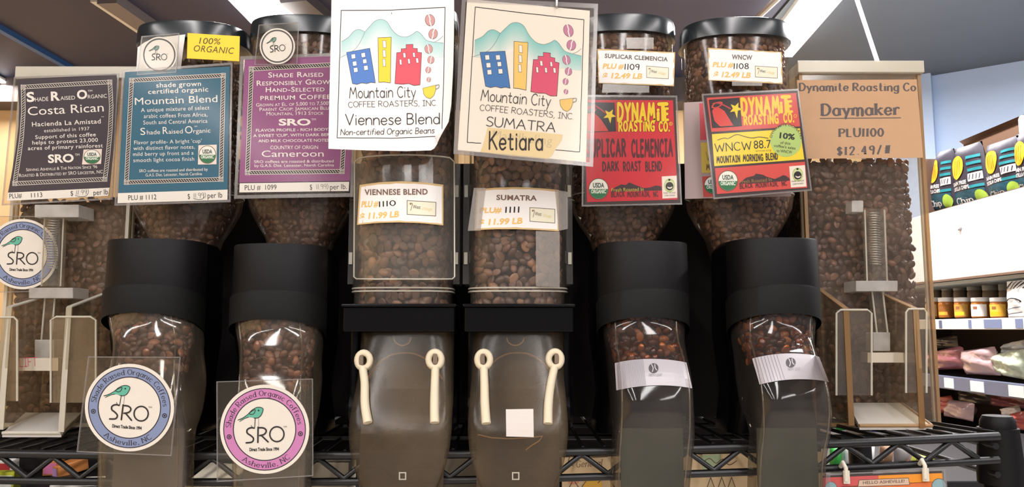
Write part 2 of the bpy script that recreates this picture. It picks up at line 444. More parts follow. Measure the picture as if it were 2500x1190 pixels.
class Sheet:
    """a flat (or gently curved) printed sheet; art is given in the coordinates of fr and lands on the sheet's own surface"""
    def __init__(s, surf, fr=None):
        s.surf = surf; s.fr = fr or (lambda x, y: (x, y)); s.mb = MB(); s.LY = 0.00007
    def P(s, x, y, layer=0, extra=0.0):
        a, b = s.fr(x, y); return s.surf(a, b, layer * s.LY + extra)
    def poly(s, pts, m, layer=1):
        s.mb.poly([s.P(x, y, layer) for x, y in pts], m)
    def tri(s, v, f, m, layer=1):
        s.mb.tris([s.P(q[0], q[1], layer + (q[2] if len(q) > 2 else 0)) for q in v], f, m)
    def body(s, pts, m, thick=0.0006, back=None, layer=0):
        """the sheet itself with real thickness"""
        a = [s.P(x, y, layer) for x, y in pts]; b = [s.P(x, y, layer, -thick) for x, y in pts]
        s.mb.poly(a, m); s.mb.poly(b[::-1], back or m); n = len(a)
        for i in range(n):
            j = (i + 1) % n; s.mb.poly([a[i], b[i], b[j], a[j]], back or m)
    def band(s, top, bot, m, layer=1, n=16, thick=0.0):
        T = [top[0]] ; 
        def smp(c, t):
            k = t * (len(c) - 1); i = min(int(k), len(c) - 2); u = k - i
            return (lerp(c[i][0], c[i + 1][0], u), lerp(c[i][1], c[i + 1][1], u))
        A = [smp(top, i / n) for i in range(n + 1)]; B = [smp(bot, i / n) for i in range(n + 1)]
        for i in range(n):
            s.poly([A[i], B[i], B[i + 1], A[i + 1]], m, layer)
            if thick:
                q = [s.P(*p, layer, -thick) for p in (A[i], B[i], B[i + 1], A[i + 1])]
                s.mb.poly(q[::-1], m)
    def line(s, pts, w, m, layer=2, kind='L', sub=1):
        if sub > 1: pts = [(lerp(a[0], b[0], i / sub), lerp(a[1], b[1], i / sub)) for a, b in zip(pts, pts[1:]) for i in range(sub)] + [pts[-1]]
        v, f = stroke_poly(kind, pts, w, w); s.tri(v, f, m, layer)
    def ell(s, cx, cy, rx, ry, m, layer=2, n=40, rot=0.0):
        c, q = math.cos(rot), math.sin(rot)
        s.poly([(cx + rx * math.cos(t) * c - ry * math.sin(t) * q, cy + rx * math.cos(t) * q + ry * math.sin(t) * c)
                for t in (2 * math.pi * i / n for i in range(n))], m, layer)
    def annulus(s, cx, cy, r0x, r0y, r1x, r1y, m, layer=3, n=56):
        a = [(cx + r0x * math.cos(2 * math.pi * i / n), cy + r0y * math.sin(2 * math.pi * i / n)) for i in range(n)]
        b = [(cx + r1x * math.cos(2 * math.pi * i / n), cy + r1y * math.sin(2 * math.pi * i / n)) for i in range(n)]
        s.tri(a + b, [(i, (i + 1) % n, n + (i + 1) % n, n + i) for i in range(n)], m, layer)
    def text(s, t, x0, y0, x1, y1, h, m, layer=4, font='sans', wt=0.0, it=0.0, caps=False, track=0.0, jitter=0.0, bow=0.0):
        g = layout(t, font, wt, caps, track, jitter)
        if not g: return
        xs = [p[0] for v, f in g for p in v]; a, b = min(xs), max(xs)
        dx, dy = x1 - x0, y1 - y0; L = math.hypot(dx, dy); ux, uy = dx / L, dy / L
        for v, f in g:
            q = []
            for gx, gy, gz in v:
                u = (gx - a) / (b - a) * L + it * gy * h; w = gy * h + bow * 4 * (u / L) * (1 - u / L)
                q.append((x0 + ux * u + uy * w, y0 + uy * u - ux * w, gz))
            s.tri(q, f, m, layer)
    def arc(s, t, cx, cy, rx, ry, a0, a1, h, m, layer=5, font='serif', wt=0.0, inside=False):
        """a0 > a1: reads clockwise over the top; inside: reads along the bottom"""
        g = layout(t, font, wt); xs = [p[0] for v, f in g for p in v]; A, B = min(xs), max(xs)
        for v, f in g:
            q = []
            mid = (min(p[0] for p in v) + max(p[0] for p in v)) / 2
            for gx, gy, gz in v:
                th = math.radians(lerp(a0, a1, (gx - A) / (B - A))); k = h * gy
                if inside: q.append((cx + (rx - k) * math.cos(th), cy - (ry - k) * math.sin(th), gz))
                else: q.append((cx + (rx + k) * math.cos(th), cy - (ry + k) * math.sin(th), gz))
            s.tri(q, f, m, layer)
    def build(s, name, parent, label=None):
        return obj(name, s.mb, parent, 0, label)
def crop(x0, y0, sc):
    return lambda x, y: (x0 + x / sc, y0 + y / sc)
def homog(src, dst):
    A, B = [], []
    for (x, y), (u, v) in zip(src, dst):
        A.append([x, y, 1, 0, 0, 0, -u * x, -u * y]); B.append(u)
        A.append([0, 0, 0, x, y, 1, -v * x, -v * y]); B.append(v)
    h = np.linalg.solve(np.array(A, float), np.array(B, float))
    def f(x, y):
        w = h[6] * x + h[7] * y + 1
        return ((h[0] * x + h[1] * y + h[2]) / w, (h[3] * x + h[4] * y + h[5]) / w)
    return f
def sleeve(parent, surf, q, edge=7.0, off=0.0009, thick=0.0016, name='plastic_sleeve'):
    """clear plastic pouch with a sealed rim round corners q (photo pixels, clockwise from top left)"""
    mb = MB(); c = (sum(p[0] for p in q) / 4, sum(p[1] for p in q) / 4)
    inner = []
    for p in q:
        d = Vector((c[0] - p[0], c[1] - p[1])); k = edge * 1.41 / d.length
        inner.append((p[0] + d.x * k, p[1] + d.y * k))
    for o_ in (off, off - thick):
        O = [surf(*p, o_) for p in q]; I = [surf(*p, o_) for p in inner]
        mb.poly(I, SLEEVE)
        for i in range(4):
            j = (i + 1) % 4; mb.poly([O[i], O[j], I[j], I[i]], SEAL)
    A = [surf(*p, off) for p in q]; B = [surf(*p, off - thick) for p in q]
    for i in range(4):
        j = (i + 1) % 4; mb.poly([A[i], B[i], B[j], A[j]], SEAL)
    return obj(name, mb, parent, 0)
# ------------------------------------------------------------------ the room
def quad_struct(name, pts, m):
    mb = MB(); mb.poly(pts, m); return struct(name, mb)
WALLX, WALLY = 2.60, 4.95
m_ceil = mat('grey_painted_ceiling', (58, 60, 82), 0.55, 0.3, noise=0.08, nscale=3)
m_blue = mat('pale_blue_wall_paint', (186, 206, 234), 0.7, 0.2, noise=0.03, nscale=4)
m_peach = mat('warm_cream_wall_paint', (250, 214, 160), 0.7, 0.2, noise=0.03, nscale=4)
m_floor = mat('store_floor', (176, 170, 162), 0.4, 0.4, noise=0.15, nscale=6)
mb = MB(); mb.box(-4.2, 4.2, -9, 5.6, CEIL, CEIL + 0.08, m_ceil); struct('ceiling', mb)
mb = MB(); mb.box(1.35, 4.1, -9, 5.6, CEIL - .012, CEIL, mat('lightened_ceiling_panel', (92, 98, 104), 0.6, 0.3, noise=.05, nscale=3)); struct('trim_3', mb)  # added paler panel: brighter light on this side is put into its colour
mb = MB(); mb.box(-4.2, 4.2, -9, 5.6, -0.08, 0.0, m_floor); struct('floor', mb)
mb = MB(); mb.box(-4.2, 2.3, 5.0, 5.1, 0, CEIL, m_peach); struct('wall_back', mb)
mb = MB(); mb.box(-4.2, -4.1, -9, 5.0, 0, CEIL, m_peach); struct('wall_left', mb)
# blue wall, turned a little towards the bins, and its shallow return
wl, wr = atz(2236, 187, CEIL), atz(2500, 143, CEIL)
dv = (wr - wl).normalized(); nv = Vector((-dv.y, dv.x, 0))
if nv.y < 0: nv = -nv
a, b = wl - dv * 0.25, wr + dv * 1.4
mb = MB(); mb.hexa([(a.x, a.y, 0), (b.x, b.y, 0), (b.x + nv.x * .1, b.y + nv.y * .1, 0), (a.x + nv.x * .1, a.y + nv.y * .1, 0),
                    (a.x, a.y, CEIL), (b.x, b.y, CEIL), (b.x + nv.x * .1, b.y + nv.y * .1, CEIL), (a.x + nv.x * .1, a.y + nv.y * .1, CEIL)], m_blue)
struct('wall_right', mb)
# boxed-out pilaster at the far end of the blue wall
p0 = wl - dv * 0.25; p1 = wl + dv * 0.09; k = 0.07
mb = MB(); mb.hexa([(p0.x - nv.x * k, p0.y - nv.y * k, 0), (p1.x - nv.x * k, p1.y - nv.y * k, 0), (p1.x, p1.y, 0), (p0.x, p0.y, 0),
                    (p0.x - nv.x * k, p0.y - nv.y * k, CEIL), (p1.x - nv.x * k, p1.y - nv.y * k, CEIL), (p1.x, p1.y, CEIL), (p0.x, p0.y, CEIL)], m_blue)
struct('trim_1', mb)
# dark band where ceiling meets the far wall
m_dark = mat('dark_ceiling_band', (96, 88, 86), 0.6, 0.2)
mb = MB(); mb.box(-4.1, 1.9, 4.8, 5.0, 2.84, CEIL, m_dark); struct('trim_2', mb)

# ------------------------------------------------------------------ ceiling lamps
m_tube = emit('lit_fluorescent_tube', (1.0, 0.96, 0.90), 7.0)
m_house = mat('white_enamel_fixture', (222, 220, 214), 0.4, 0.4)
m_alu = mat('grey_metal_channel', (112, 106, 110), 0.4, 0.5)
def lamp(label, p, q, width, power, drop=0.10, size=None, glow=True):
    """a strip light: enamelled channel, lit tube under it, hung from the ceiling between two points"""
    p, q = Vector(p), Vector(q); d = (q - p); L = d.length; d.normalize(); s_ = Vector((0, 0, 1)).cross(d) * (width / 2)
    c = (p + q) / 2
    t = thing('strip_light', label, 'ceiling light', Vector((c.x, c.y, p.z)))
    up = Vector((0, 0, drop))
    h = MB(); h.hexa([p - s_ * .75 + up * .35, q - s_ * .75 + up * .35, q + s_ * .75 + up * .35, p + s_ * .75 + up * .35,
                      p - s_ * .75 + up, q - s_ * .75 + up, q + s_ * .75 + up, p + s_ * .75 + up], m_house)
    obj('housing', h, t, 0)
    l = MB(); l.hexa([p - s_, q - s_, q + s_, p + s_, p - s_ + up * .35, q - s_ + up * .35, q + s_ + up * .35, p + s_ + up * .35], m_tube)
    obj('diffuser', l, t, 0)
    ld = bpy.data.lights.new('tube_glow', 'AREA'); ld.shape = 'RECTANGLE'; ld.size = L; ld.size_y = width
    ld.energy = power; ld.color = LIGHT_COL
    lo = bpy.data.objects.new('tube_glow', ld); COL.objects.link(lo); lo.parent = t
    lo.location = (c - Vector((0, 0, 0.012))) - t.location
    lo.rotation_euler = (0, 0, math.atan2(d.y, d.x))
    return t
def cz(px, py, z): return atz(px, py, z)
lamp('long strip light on the ceiling, blown out white, above the purple sign', cz(556, -60, 2.9) , cz(694, 92, 2.9), 0.20, LIGHT_BACK)
lamp('bright strip light on the ceiling, right of the rightmost black lid', cz(2060, -60, 2.9), cz(1896, 140, 2.9), 0.17, LIGHT_BACK)
for x, lab in ((-2.1, 'far left'), (-.80, 'left'), (0.50, 'middle'), (1.75, 'right')):
    lamp('strip light over the aisle before the bins, %s row, out of the picture' % lab, (x, -6.4, 2.9), (x, 0.2, 2.9), 0.18, LIGHT_FRONT)
lamp('strip light above the chilled case and its boxes of chip bags', (0.98, 1.3, 2.9), (0.98, 2.9, 2.9), 0.16, LIGHT_CASE)  # lamp added out of view to whiten the case header
lamp('strip light near the blue wall, out of the picture on the right', (2.45, 1.2, 2.9), (2.45, 2.9, 2.9), 0.16, LIGHT_CASE * 1.5)  # lamp added with no visible source, lifts the blue wall
lamp('strip light on the ceiling far to the left behind the bins', cz(-70, 160, 2.96), cz(38, 220, 2.96), 0.03, LIGHT_BACK * .5, .03)

def ceil_bar(name, label, cat, p, q, w, h, m, z=CEIL):
    p = atz(*p, z); q = atz(*q, z); d = (q - p).normalized(); s_ = Vector((0, 0, 1)).cross(d) * w / 2; u = Vector((0, 0, h))
    mb = MB(); mb.hexa([p - s_ - u, q - s_ - u, q + s_ - u, p + s_ - u, p - s_, q - s_, q + s_, p + s_], m)
    return tag(obj(name, mb, None, 0), label, cat)
ceil_bar('conduit', 'thin blue pipe running along the dark ceiling above the black sign', 'pipe', (-40, 40), (186, 168), 0.035, 0.03, mat('blue_pipe', (52, 96, 156), 0.5, 0.3))
ceil_bar('light_track', 'thin white rail on the ceiling beside the grey channel', 'rail', (232, -10), (372, 86), 0.045, 0.03, m_house)
ceil_bar('cable_channel', 'wide grey channel on the ceiling beside the thin white rail', 'channel', (262, -16), (400, 80), 0.10, 0.05, m_alu)
ceil_bar('light_track', 'second thin white rail, just right of the blown out strip light', 'rail', (680, -14), (740, 44), 0.05, 0.03, m_house)
ceil_bar('cable_channel', 'grey brown channel on the ceiling left of the first city sign', 'channel', (716, -20), (800, 50), 0.14, 0.05, mat('brown_metal_channel', (84, 78, 80), 0.5, 0.4))
def rod(label, p, q, r, m):
    mb = MB(); mb.tube([p, q], r, m, 8); return tag(obj('hanging_rod', mb, None, 40), label, 'rod')
rod('slim grey rod slanting down to the lid of the second round bin from the right', at(1915, -20, 3.0), at(1846, 46, 3.5), 0.014, mat('pale_grey_rod', (170, 165, 160), 0.4, 0.4))
rod('thin white rod hanging beyond the cardboard coloured sign', at(2086, -20, 3.2), at(2150, 175, 3.2), 0.009, m_house)

# ------------------------------------------------------------------ beans
def bean_template(nu=9, nv=6):
    V = []; F = []
    for i in range(nv + 1):
        t = math.pi * i / nv
        for j in range(nu):
            u = 2 * math.pi * j / nu
            x = math.cos(t); y = math.sin(t) * math.cos(u); z = math.sin(t) * math.sin(u)
            y *= 0.74
            z = z * 0.52 if z > 0 else z * 0.22
            if z < 0 and abs(y) < 0.25: z += 0.16 * math.sin(t)
            V.append((x, y, z))
    for i in range(nv):
        for j in range(nu):
            k = (j + 1) % nu; F.append((i * nu + j, i * nu + k, (i + 1) * nu + k, (i + 1) * nu + j))
    return np.array(V), np.array(F)
BT_V, BT_F = bean_template()
BT_V2, BT_F2 = bean_template(12, 8)
def rand_rot(n):
    q = rng.normal(size=(n, 4)); q /= np.linalg.norm(q, axis=1)[:, None]
    w, x, y, z = q.T
    return np.stack([np.stack([1 - 2 * (y * y + z * z), 2 * (x * y - z * w), 2 * (x * z + y * w)], -1),
                     np.stack([2 * (x * y + z * w), 1 - 2 * (x * x + z * z), 2 * (y * z - x * w)], -1),
                     np.stack([2 * (x * z - y * w), 2 * (y * z + x * w), 1 - 2 * (x * x + y * y)], -1)], 1)
def align_rot(N):
    """the bean lies with its thin axis roughly along N, spun at random about it"""
    n = len(N)
    N = N + rng.normal(size=N.shape) * 0.30; N /= np.linalg.norm(N, axis=1)[:, None]
    N = N * np.where(rng.random(n) < 0.72, 1, -1)[:, None]
    T = rng.normal(size=(n, 3)); T -= (T * N).sum(1)[:, None] * N; T /= np.linalg.norm(T, axis=1)[:, None]
    B = np.cross(N, T); return np.stack([T, B, N], -1)
def beans_obj(name, label, P, N, size, m, core=None, fine=False):
    tv, tf = (BT_V2, BT_F2) if fine else (BT_V, BT_F)
    P = np.array(P); N = np.array(N); n = len(P)
    R = align_rot(N); sz = size * (1 + rng.normal(size=n) * 0.10)
    V = np.einsum('nij,vj->nvi', R, tv) * sz[:, None, None] + P[:, None, :]
    F = (tf[None] + (np.arange(n) * len(tv))[:, None, None]).reshape(-1, 4)
    V = V.reshape(-1, 3)
    mats = np.zeros(len(F), int)
    V = V.tolist(); F = F.tolist(); mats = mats.tolist()
    ml = [m]
    if core:
        b = len(V); V += [tuple(p) for p in core.v]; F += [[i + b for i in f] for f in core.f]; mats += [1] * len(core.f); ml.append(CORE)
    me = bpy.data.meshes.new(name)
    me.from_pydata(V, [], F)
    for q in ml: me.materials.append(q)
    me.polygons.foreach_set('material_index', mats); me.shade_smooth(); me.update()
    o = bpy.data.objects.new(name, me); COL.objects.link(o)
    return tag(o, label, 'coffee beans', 'coffee beans filling the bins', 'stuff')
def loft_points(rings, sp, u0, u1, jit=0.3, lift=0.0):
    """jittered points and outward normals over a loft, angle fraction u0..u1 of each ring (0.75 faces the camera)"""
    P, N = [], []
    lens = [0]
    for a, b in zip(rings, rings[1:]):
        k = int(len(a) * .75); lens.append(lens[-1] + (Vector(b[k]) - Vector(a[k])).length)
    tot = lens[-1]; rows = max(2, int(tot / sp))
    def ringat(s_):
        i = 0
        while i < len(lens) - 2 and lens[i + 1] < s_: i += 1
        t = (s_ - lens[i]) / max(1e-9, lens[i + 1] - lens[i]); t = min(1, max(0, t))
        return [a.lerp(b, t) for a, b in zip(rings[i], rings[i + 1])]
    for r in range(rows + 1):
        s_ = tot * r / rows
        R = ringat(s_); n = len(R); i0, i1 = int(u0 * n), int(u1 * n)
        c = sum(R, Vector()) / n
        seg = [R[i % n] for i in range(i0, i1 + 1)]
        cum = [0]
        for a, b in zip(seg, seg[1:]): cum.append(cum[-1] + (b - a).length)
        cnt = max(2, int(cum[-1] / sp))
        for q in range(cnt):
            d = cum[-1] * (q + (.5 if r % 2 else 0) + random.uniform(-jit, jit)) / cnt
            d = min(max(d, 0), cum[-1] * .9999); i = 0
            while i < len(cum) - 2 and cum[i + 1] < d: i += 1
            t = (d - cum[i]) / max(1e-9, cum[i + 1] - cum[i])
            p = seg[i].lerp(seg[i + 1], t); tg = (seg[i + 1] - seg[i]).normalized()
            nn = Vector((tg.y, -tg.x, 0))
            if nn.dot(p - c) < 0: nn = -nn
            p = p + nn * (lift + random.uniform(-.0022, .0008)); p.z += random.uniform(-jit, jit) * sp
            P.append(tuple(p)); N.append(tuple(nn))
    return P, N
def inset(rings, d):
    out = []
    for R in rings:
        c = sum(R, Vector()) / len(R); o = []
        for p in R:
            v = Vector((p.x - c.x, p.y - c.y, 0)); L = v.length
            o.append(p - v * min(1, d / max(L, 1e-6)))
        out.append(o)
    return out

# ------------------------------------------------------------------ the four round bins
YC = 1.05
HOP = {}
def vx(px, py, to):   # pixel column of an upright line through px,py at height row `to`
    return CX + (px - CX) * (to + 16500) / (py + 16500)
def loft_prof(cxp, cpy, prof, Y, e, n=48):
    rs = []
    for py, aw, bw in prof:
        c = at(vx(cxp, cpy, py), py, Y); rs.append(ring(c.x, Y, c.z, aw, bw, n, e))
    return rs
def round_bin(key, label, cxp, lid_y, bot_y, collar, chute, beans_lab, m_beans, chute_beans_to, chute_mat, murk=None, fill_y=None):
    base = at(cxp, 1060, YC)
    t = thing('coffee_dispenser', label, 'coffee bin', Vector((base.x, YC, SHELF_Z)))
    A, B = 0.0728, 0.052
    # clear hopper narrowing under the signs
    prof = [(lid_y + 30, A * .985, B * .985), (bot_y - 6, A * .985, B * .985), (bot_y + 26, A * .95, B * .95), (bot_y + 60, A * .82, B * .86), (bot_y + 100, A * .62, B * .8),
            (bot_y + 150, A * .52, B * .75), (bot_y + 250, A * .46, B * .7)]
    rs = loft_prof(cxp, lid_y, prof, YC, 2.5)
    mb = MB(); mb.loft(rs, CLRH, True, False); obj('hopper', mb, t, 50)
    # seam line along the hopper's lower edge
    mb = MB(); r0 = rs[1]; mb.tube([p for p in r0], 0.0011, MILK, 6, True); obj('hopper_seam', mb, t, 60)
    # lid
    lt = loft_prof(cxp, lid_y, [(lid_y + 44, A * 1.015, B * 1.05), (lid_y + 43, A * 1.04, B * 1.08), (lid_y + 12, A * 1.035, B * 1.08), (lid_y + 3, A * 1.02, B * 1.05), (lid_y, A * .96, B * .98)], YC, 2.5)
    mb = MB(); mb.loft(lt, LID); obj('lid', mb, t, 40)
    # black housing standing on the shelf
    hx = at(collar['cx'] + (8 if cxp > CX else 6) * (-1 if cxp > CX else 1), 700, .985).x
    zt, zb = at(cxp, collar['top'] + 14, 1.0).z, SHELF_Z + .002
    rs2 = [ring(hx, 1.015, zb, .058, .045, 32, 5), ring(hx, 1.015, zb + .05, .05, .05, 32, 5), ring(hx, 1.01, (zb + zt) / 2, .059, .05, 32, 5), ring(hx, 1.01, zt - .01, .057, .05, 32, 5), ring(hx, 1.01, zt, .05, .045, 32, 5)]
    mb = MB(); mb.loft(rs2, BLACK); obj('housing', mb, t, 40)
    # collar: matte black sleeve and lower skirt, both cut on the slant
    yc = .945; a = collar['w'] / 2 * yc / FPX; b = .046; c0 = at(collar['cx'], collar['top'] + 10, yc)
    def zf(py): return at(collar['cx'], py, yc - b).z
    dz = .020
    tl = .016 / (2 * b)
    mb = MB()
    mb.loft([ring(c0.x, yc, zf(collar['mid']), a, b, 56, 2.35, tl * 1.6), ring(c0.x, yc, zf(collar['top'] + 3), a * .985, b, 56, 2.35), ring(c0.x, yc, zf(collar['top']), a * .972, b * .985, 56, 2.35),
             ring(c0.x, yc, zf(collar['top']), a * .93, b * .93, 56, 2.35), ring(c0.x, yc, zf(collar['top'] + 14), a * .9, b * .9, 56, 2.35)], BLACKM, False, True)
    obj('collar', mb, t, 40)
    mb = MB()
    mb.loft([ring(c0.x - .001, yc, zf(collar['bot']), a * 1.015, b * 1.02, 56, 2.35, tl * 2.2), ring(c0.x - .001, yc, zf(collar['mid'] + 4), a * 1.02, b * 1.03, 56, 2.35, tl * 1.6), ring(c0.x, yc, zf(collar['mid']), a * 1.005, b * 1.005, 56, 2.35, tl * 1.6)], BLACKS, False, False)
    obj('collar_skirt', mb, t, 40)
    # clear chute, swelling forward then running straight down
    rings = []
    for i_, (py, yf, xl, xr, yb) in enumerate(chute):
        L = at(xl, py, yf); R = at(xr, py, yf); cx = (L.x + R.x) / 2; w = (R.x - L.x) / 2
        z = (L.z + R.z) / 2
        own = ring(cx, (yf + yb) / 2, z, w, (yb - yf) / 2, 48, 4.6)
        f = (0, 0, .18, .55, .88)[i_] if i_ < 5 else 1
        cr = ring(c0.x, yc, z, a * .93, b * .90, 48, 2.35)
        rings.append([p.lerp(q, f) for p, q in zip(cr, own)])
    rings = rings[::-1]
    # smooth along its length
    dense = []
    for i in range(len(rings) - 1):
        for k in range(4):
            u = k / 4
            a0, a1, a2, a3 = rings[max(i - 1, 0)], rings[i], rings[i + 1], rings[min(i + 2, len(rings) - 1)]
            dense.append([0.5 * (2 * q1 + (q2 - q0) * u + (2 * q0 - 5 * q1 + 4 * q2 - q3) * u * u + (3 * q1 - q0 - 3 * q2 + q3) * u ** 3) for q0, q1, q2, q3 in zip(a0, a1, a2, a3)])
    dense.append(rings[-1])
    mb = MB(); mb.loft(dense, chute_mat, False, False); ch = obj('chute', mb, t, 60)
    # bead of thicker plastic along the chute's two front corners
    mb = MB()
    for u in (.64, .86):
        k = int(48 * u); mb.tube([R[k] for R in dense], 0.0011, CLRG, 6)
    obj('chute_bead', mb, t, 60)
    # the flap inside the chute
    mid = [R for R in dense]
    g = MB()
    zg = at(cxp, 1010, .87).z
    Rg = min(mid, key=lambda R: abs(R[0].z - zg)); cg = sum(Rg, Vector()) / 48
    wx = max(p.x for p in Rg) - cg.x
    g.box(cg.x - wx * .80, cg.x + wx * .80, .884, .888, zg - .12, zg - .018, murk or BLACK)
    obj('gate', g, t, 0)
    # beans
    hr = loft_prof(cxp, lid_y, [((fill_y or lid_y + 36), A * .95, B * .93), (bot_y - 8, A * .95, B * .93), (bot_y + 22, A * .91, B * .88), (bot_y + 58, A * .78, B * .8), (bot_y + 98, A * .58, B * .72), (bot_y + 150, A * .46, B * .66), (bot_y + 240, A * .4, B * .6)], YC, 2.5)
    P, N = loft_points(inset(hr, .0045), .0082, .47, 1.03)
    core = MB(); core.loft(inset(hr, .0095), CORE)
    beans_obj('coffee_beans', beans_lab, P, N, .0054, m_beans, core)
    top = [R for R in dense if R[0].z > at(cxp, chute_beans_to, .87).z]
    P, N = loft_points(inset(top, .0076), .0086, .5, 1.0)
    core = MB(); core.loft(inset(top, .011), CORE)
    beans_obj('coffee_beans', beans_lab.replace('hopper', 'spout'), P, N, .0062, BEANS_A if chute_mat is CLRD else BEANS_C, core, True)
    return t, ch, dense

SHELF_Z = at(1250, 1094, .90).z + .004
CH1 = [(735, .912, 292, 486, .975), (770, .908, 292, 480, .975), (800, .898, 288, 470, .97), (835, .886, 272, 456, .965), (870, .876, 258, 443, .96), (940, .862, 240, 440, .955), (1010, .858, 232, 450, .925), (1060, .862, 230, 454, .900), (1110, .864, 228, 454, .897), (1200, .866, 228, 452, .897), (1250, .866, 228, 452, .897)]
CH2 = [(745, .912, 598, 782, .975), (785, .908, 596, 776, .975), (815, .898, 590, 768, .97), (850, .886, 580, 760, .965), (890, .876, 572, 752, .96), (950, .862, 566, 748, .955), (1020, .858, 560, 750, .925), (1070, .862, 560, 750, .900), (1110, .864, 560, 748, .897), (1200, .866, 560, 746, .897), (1250, .866, 560, 746, .897)]
CH3 = [(735, .912, 1484, 1656, .975), (770, .908, 1486, 1660, .975), (800, .896, 1489, 1668, .97), (835, .882, 1494, 1679, .965), (870, .868, 1500, 1689, .96), (930, .850, 1506, 1702, .955), (1000, .843, 1508, 1706, .94), (1060, .848, 1504, 1704, .90), (1120, .854, 1500, 1698, .897), (1200, .856, 1498, 1690, .897), (1250, .856, 1498, 1690, .897)]
CH4 = [(725, .912, 1790, 1962, .975), (765, .908, 1800, 1966, .975), (800, .896, 1810, 1976, .97), (835, .882, 1822, 1994, .965), (870, .866, 1836, 2012, .96), (935, .848, 1850, 2038, .955), (1000, .842, 1856, 2048, .94), (1060, .848, 1854, 2040, .90), (1120, .854, 1848, 2028, .897), (1200, .856, 1845, 2024, .897), (1250, .856, 1845, 2024, .897)]
GREEN = mat('dull_green_gate', (66, 70, 58), 0.6, 0.3, noise=0.2, nscale=25)
GREY = mat('grey_brown_gate', (92, 82, 72), 0.6, 0.3, noise=0.2, nscale=25)
B1 = round_bin('a', 'round coffee bin under the yellow sign, with the teal sign on its hopper', 480, 84, 490, dict(cx=388, w=226, top=582, mid=694, bot=764), CH1, 'dark beans in the hopper behind the teal sign', BEANS, 905, CLRG, GREY, 175)
B2 = round_bin('b', 'round coffee bin with the purple sign and a pink ringed sticker', 750, 70, 486, dict(cx=688, w=222, top=594, mid=708, bot=780), CH2, 'dark beans in the hopper behind the purple sign', BEANS, 960, CLRG, GREY)
B3 = round_bin('c', 'round coffee bin with the all red sign, next to the centre tubes', 1513, 68, 488, dict(cx=1567, w=218, top=588, mid=704, bot=776), CH3, 'dark beans in the hopper behind the all red sign', BEANS_W, 885, CLRD, GREEN)
B4 = round_bin('d', 'round coffee bin with the red and yellow sign, nearest the cardboard coloured one', 1790, 76, 488, dict(cx=1882, w=214, top=580, mid=694, bot=766), CH4, 'dark beans in the hopper behind the red and yellow sign', BEANS_W, 885, CLRD, GREEN)
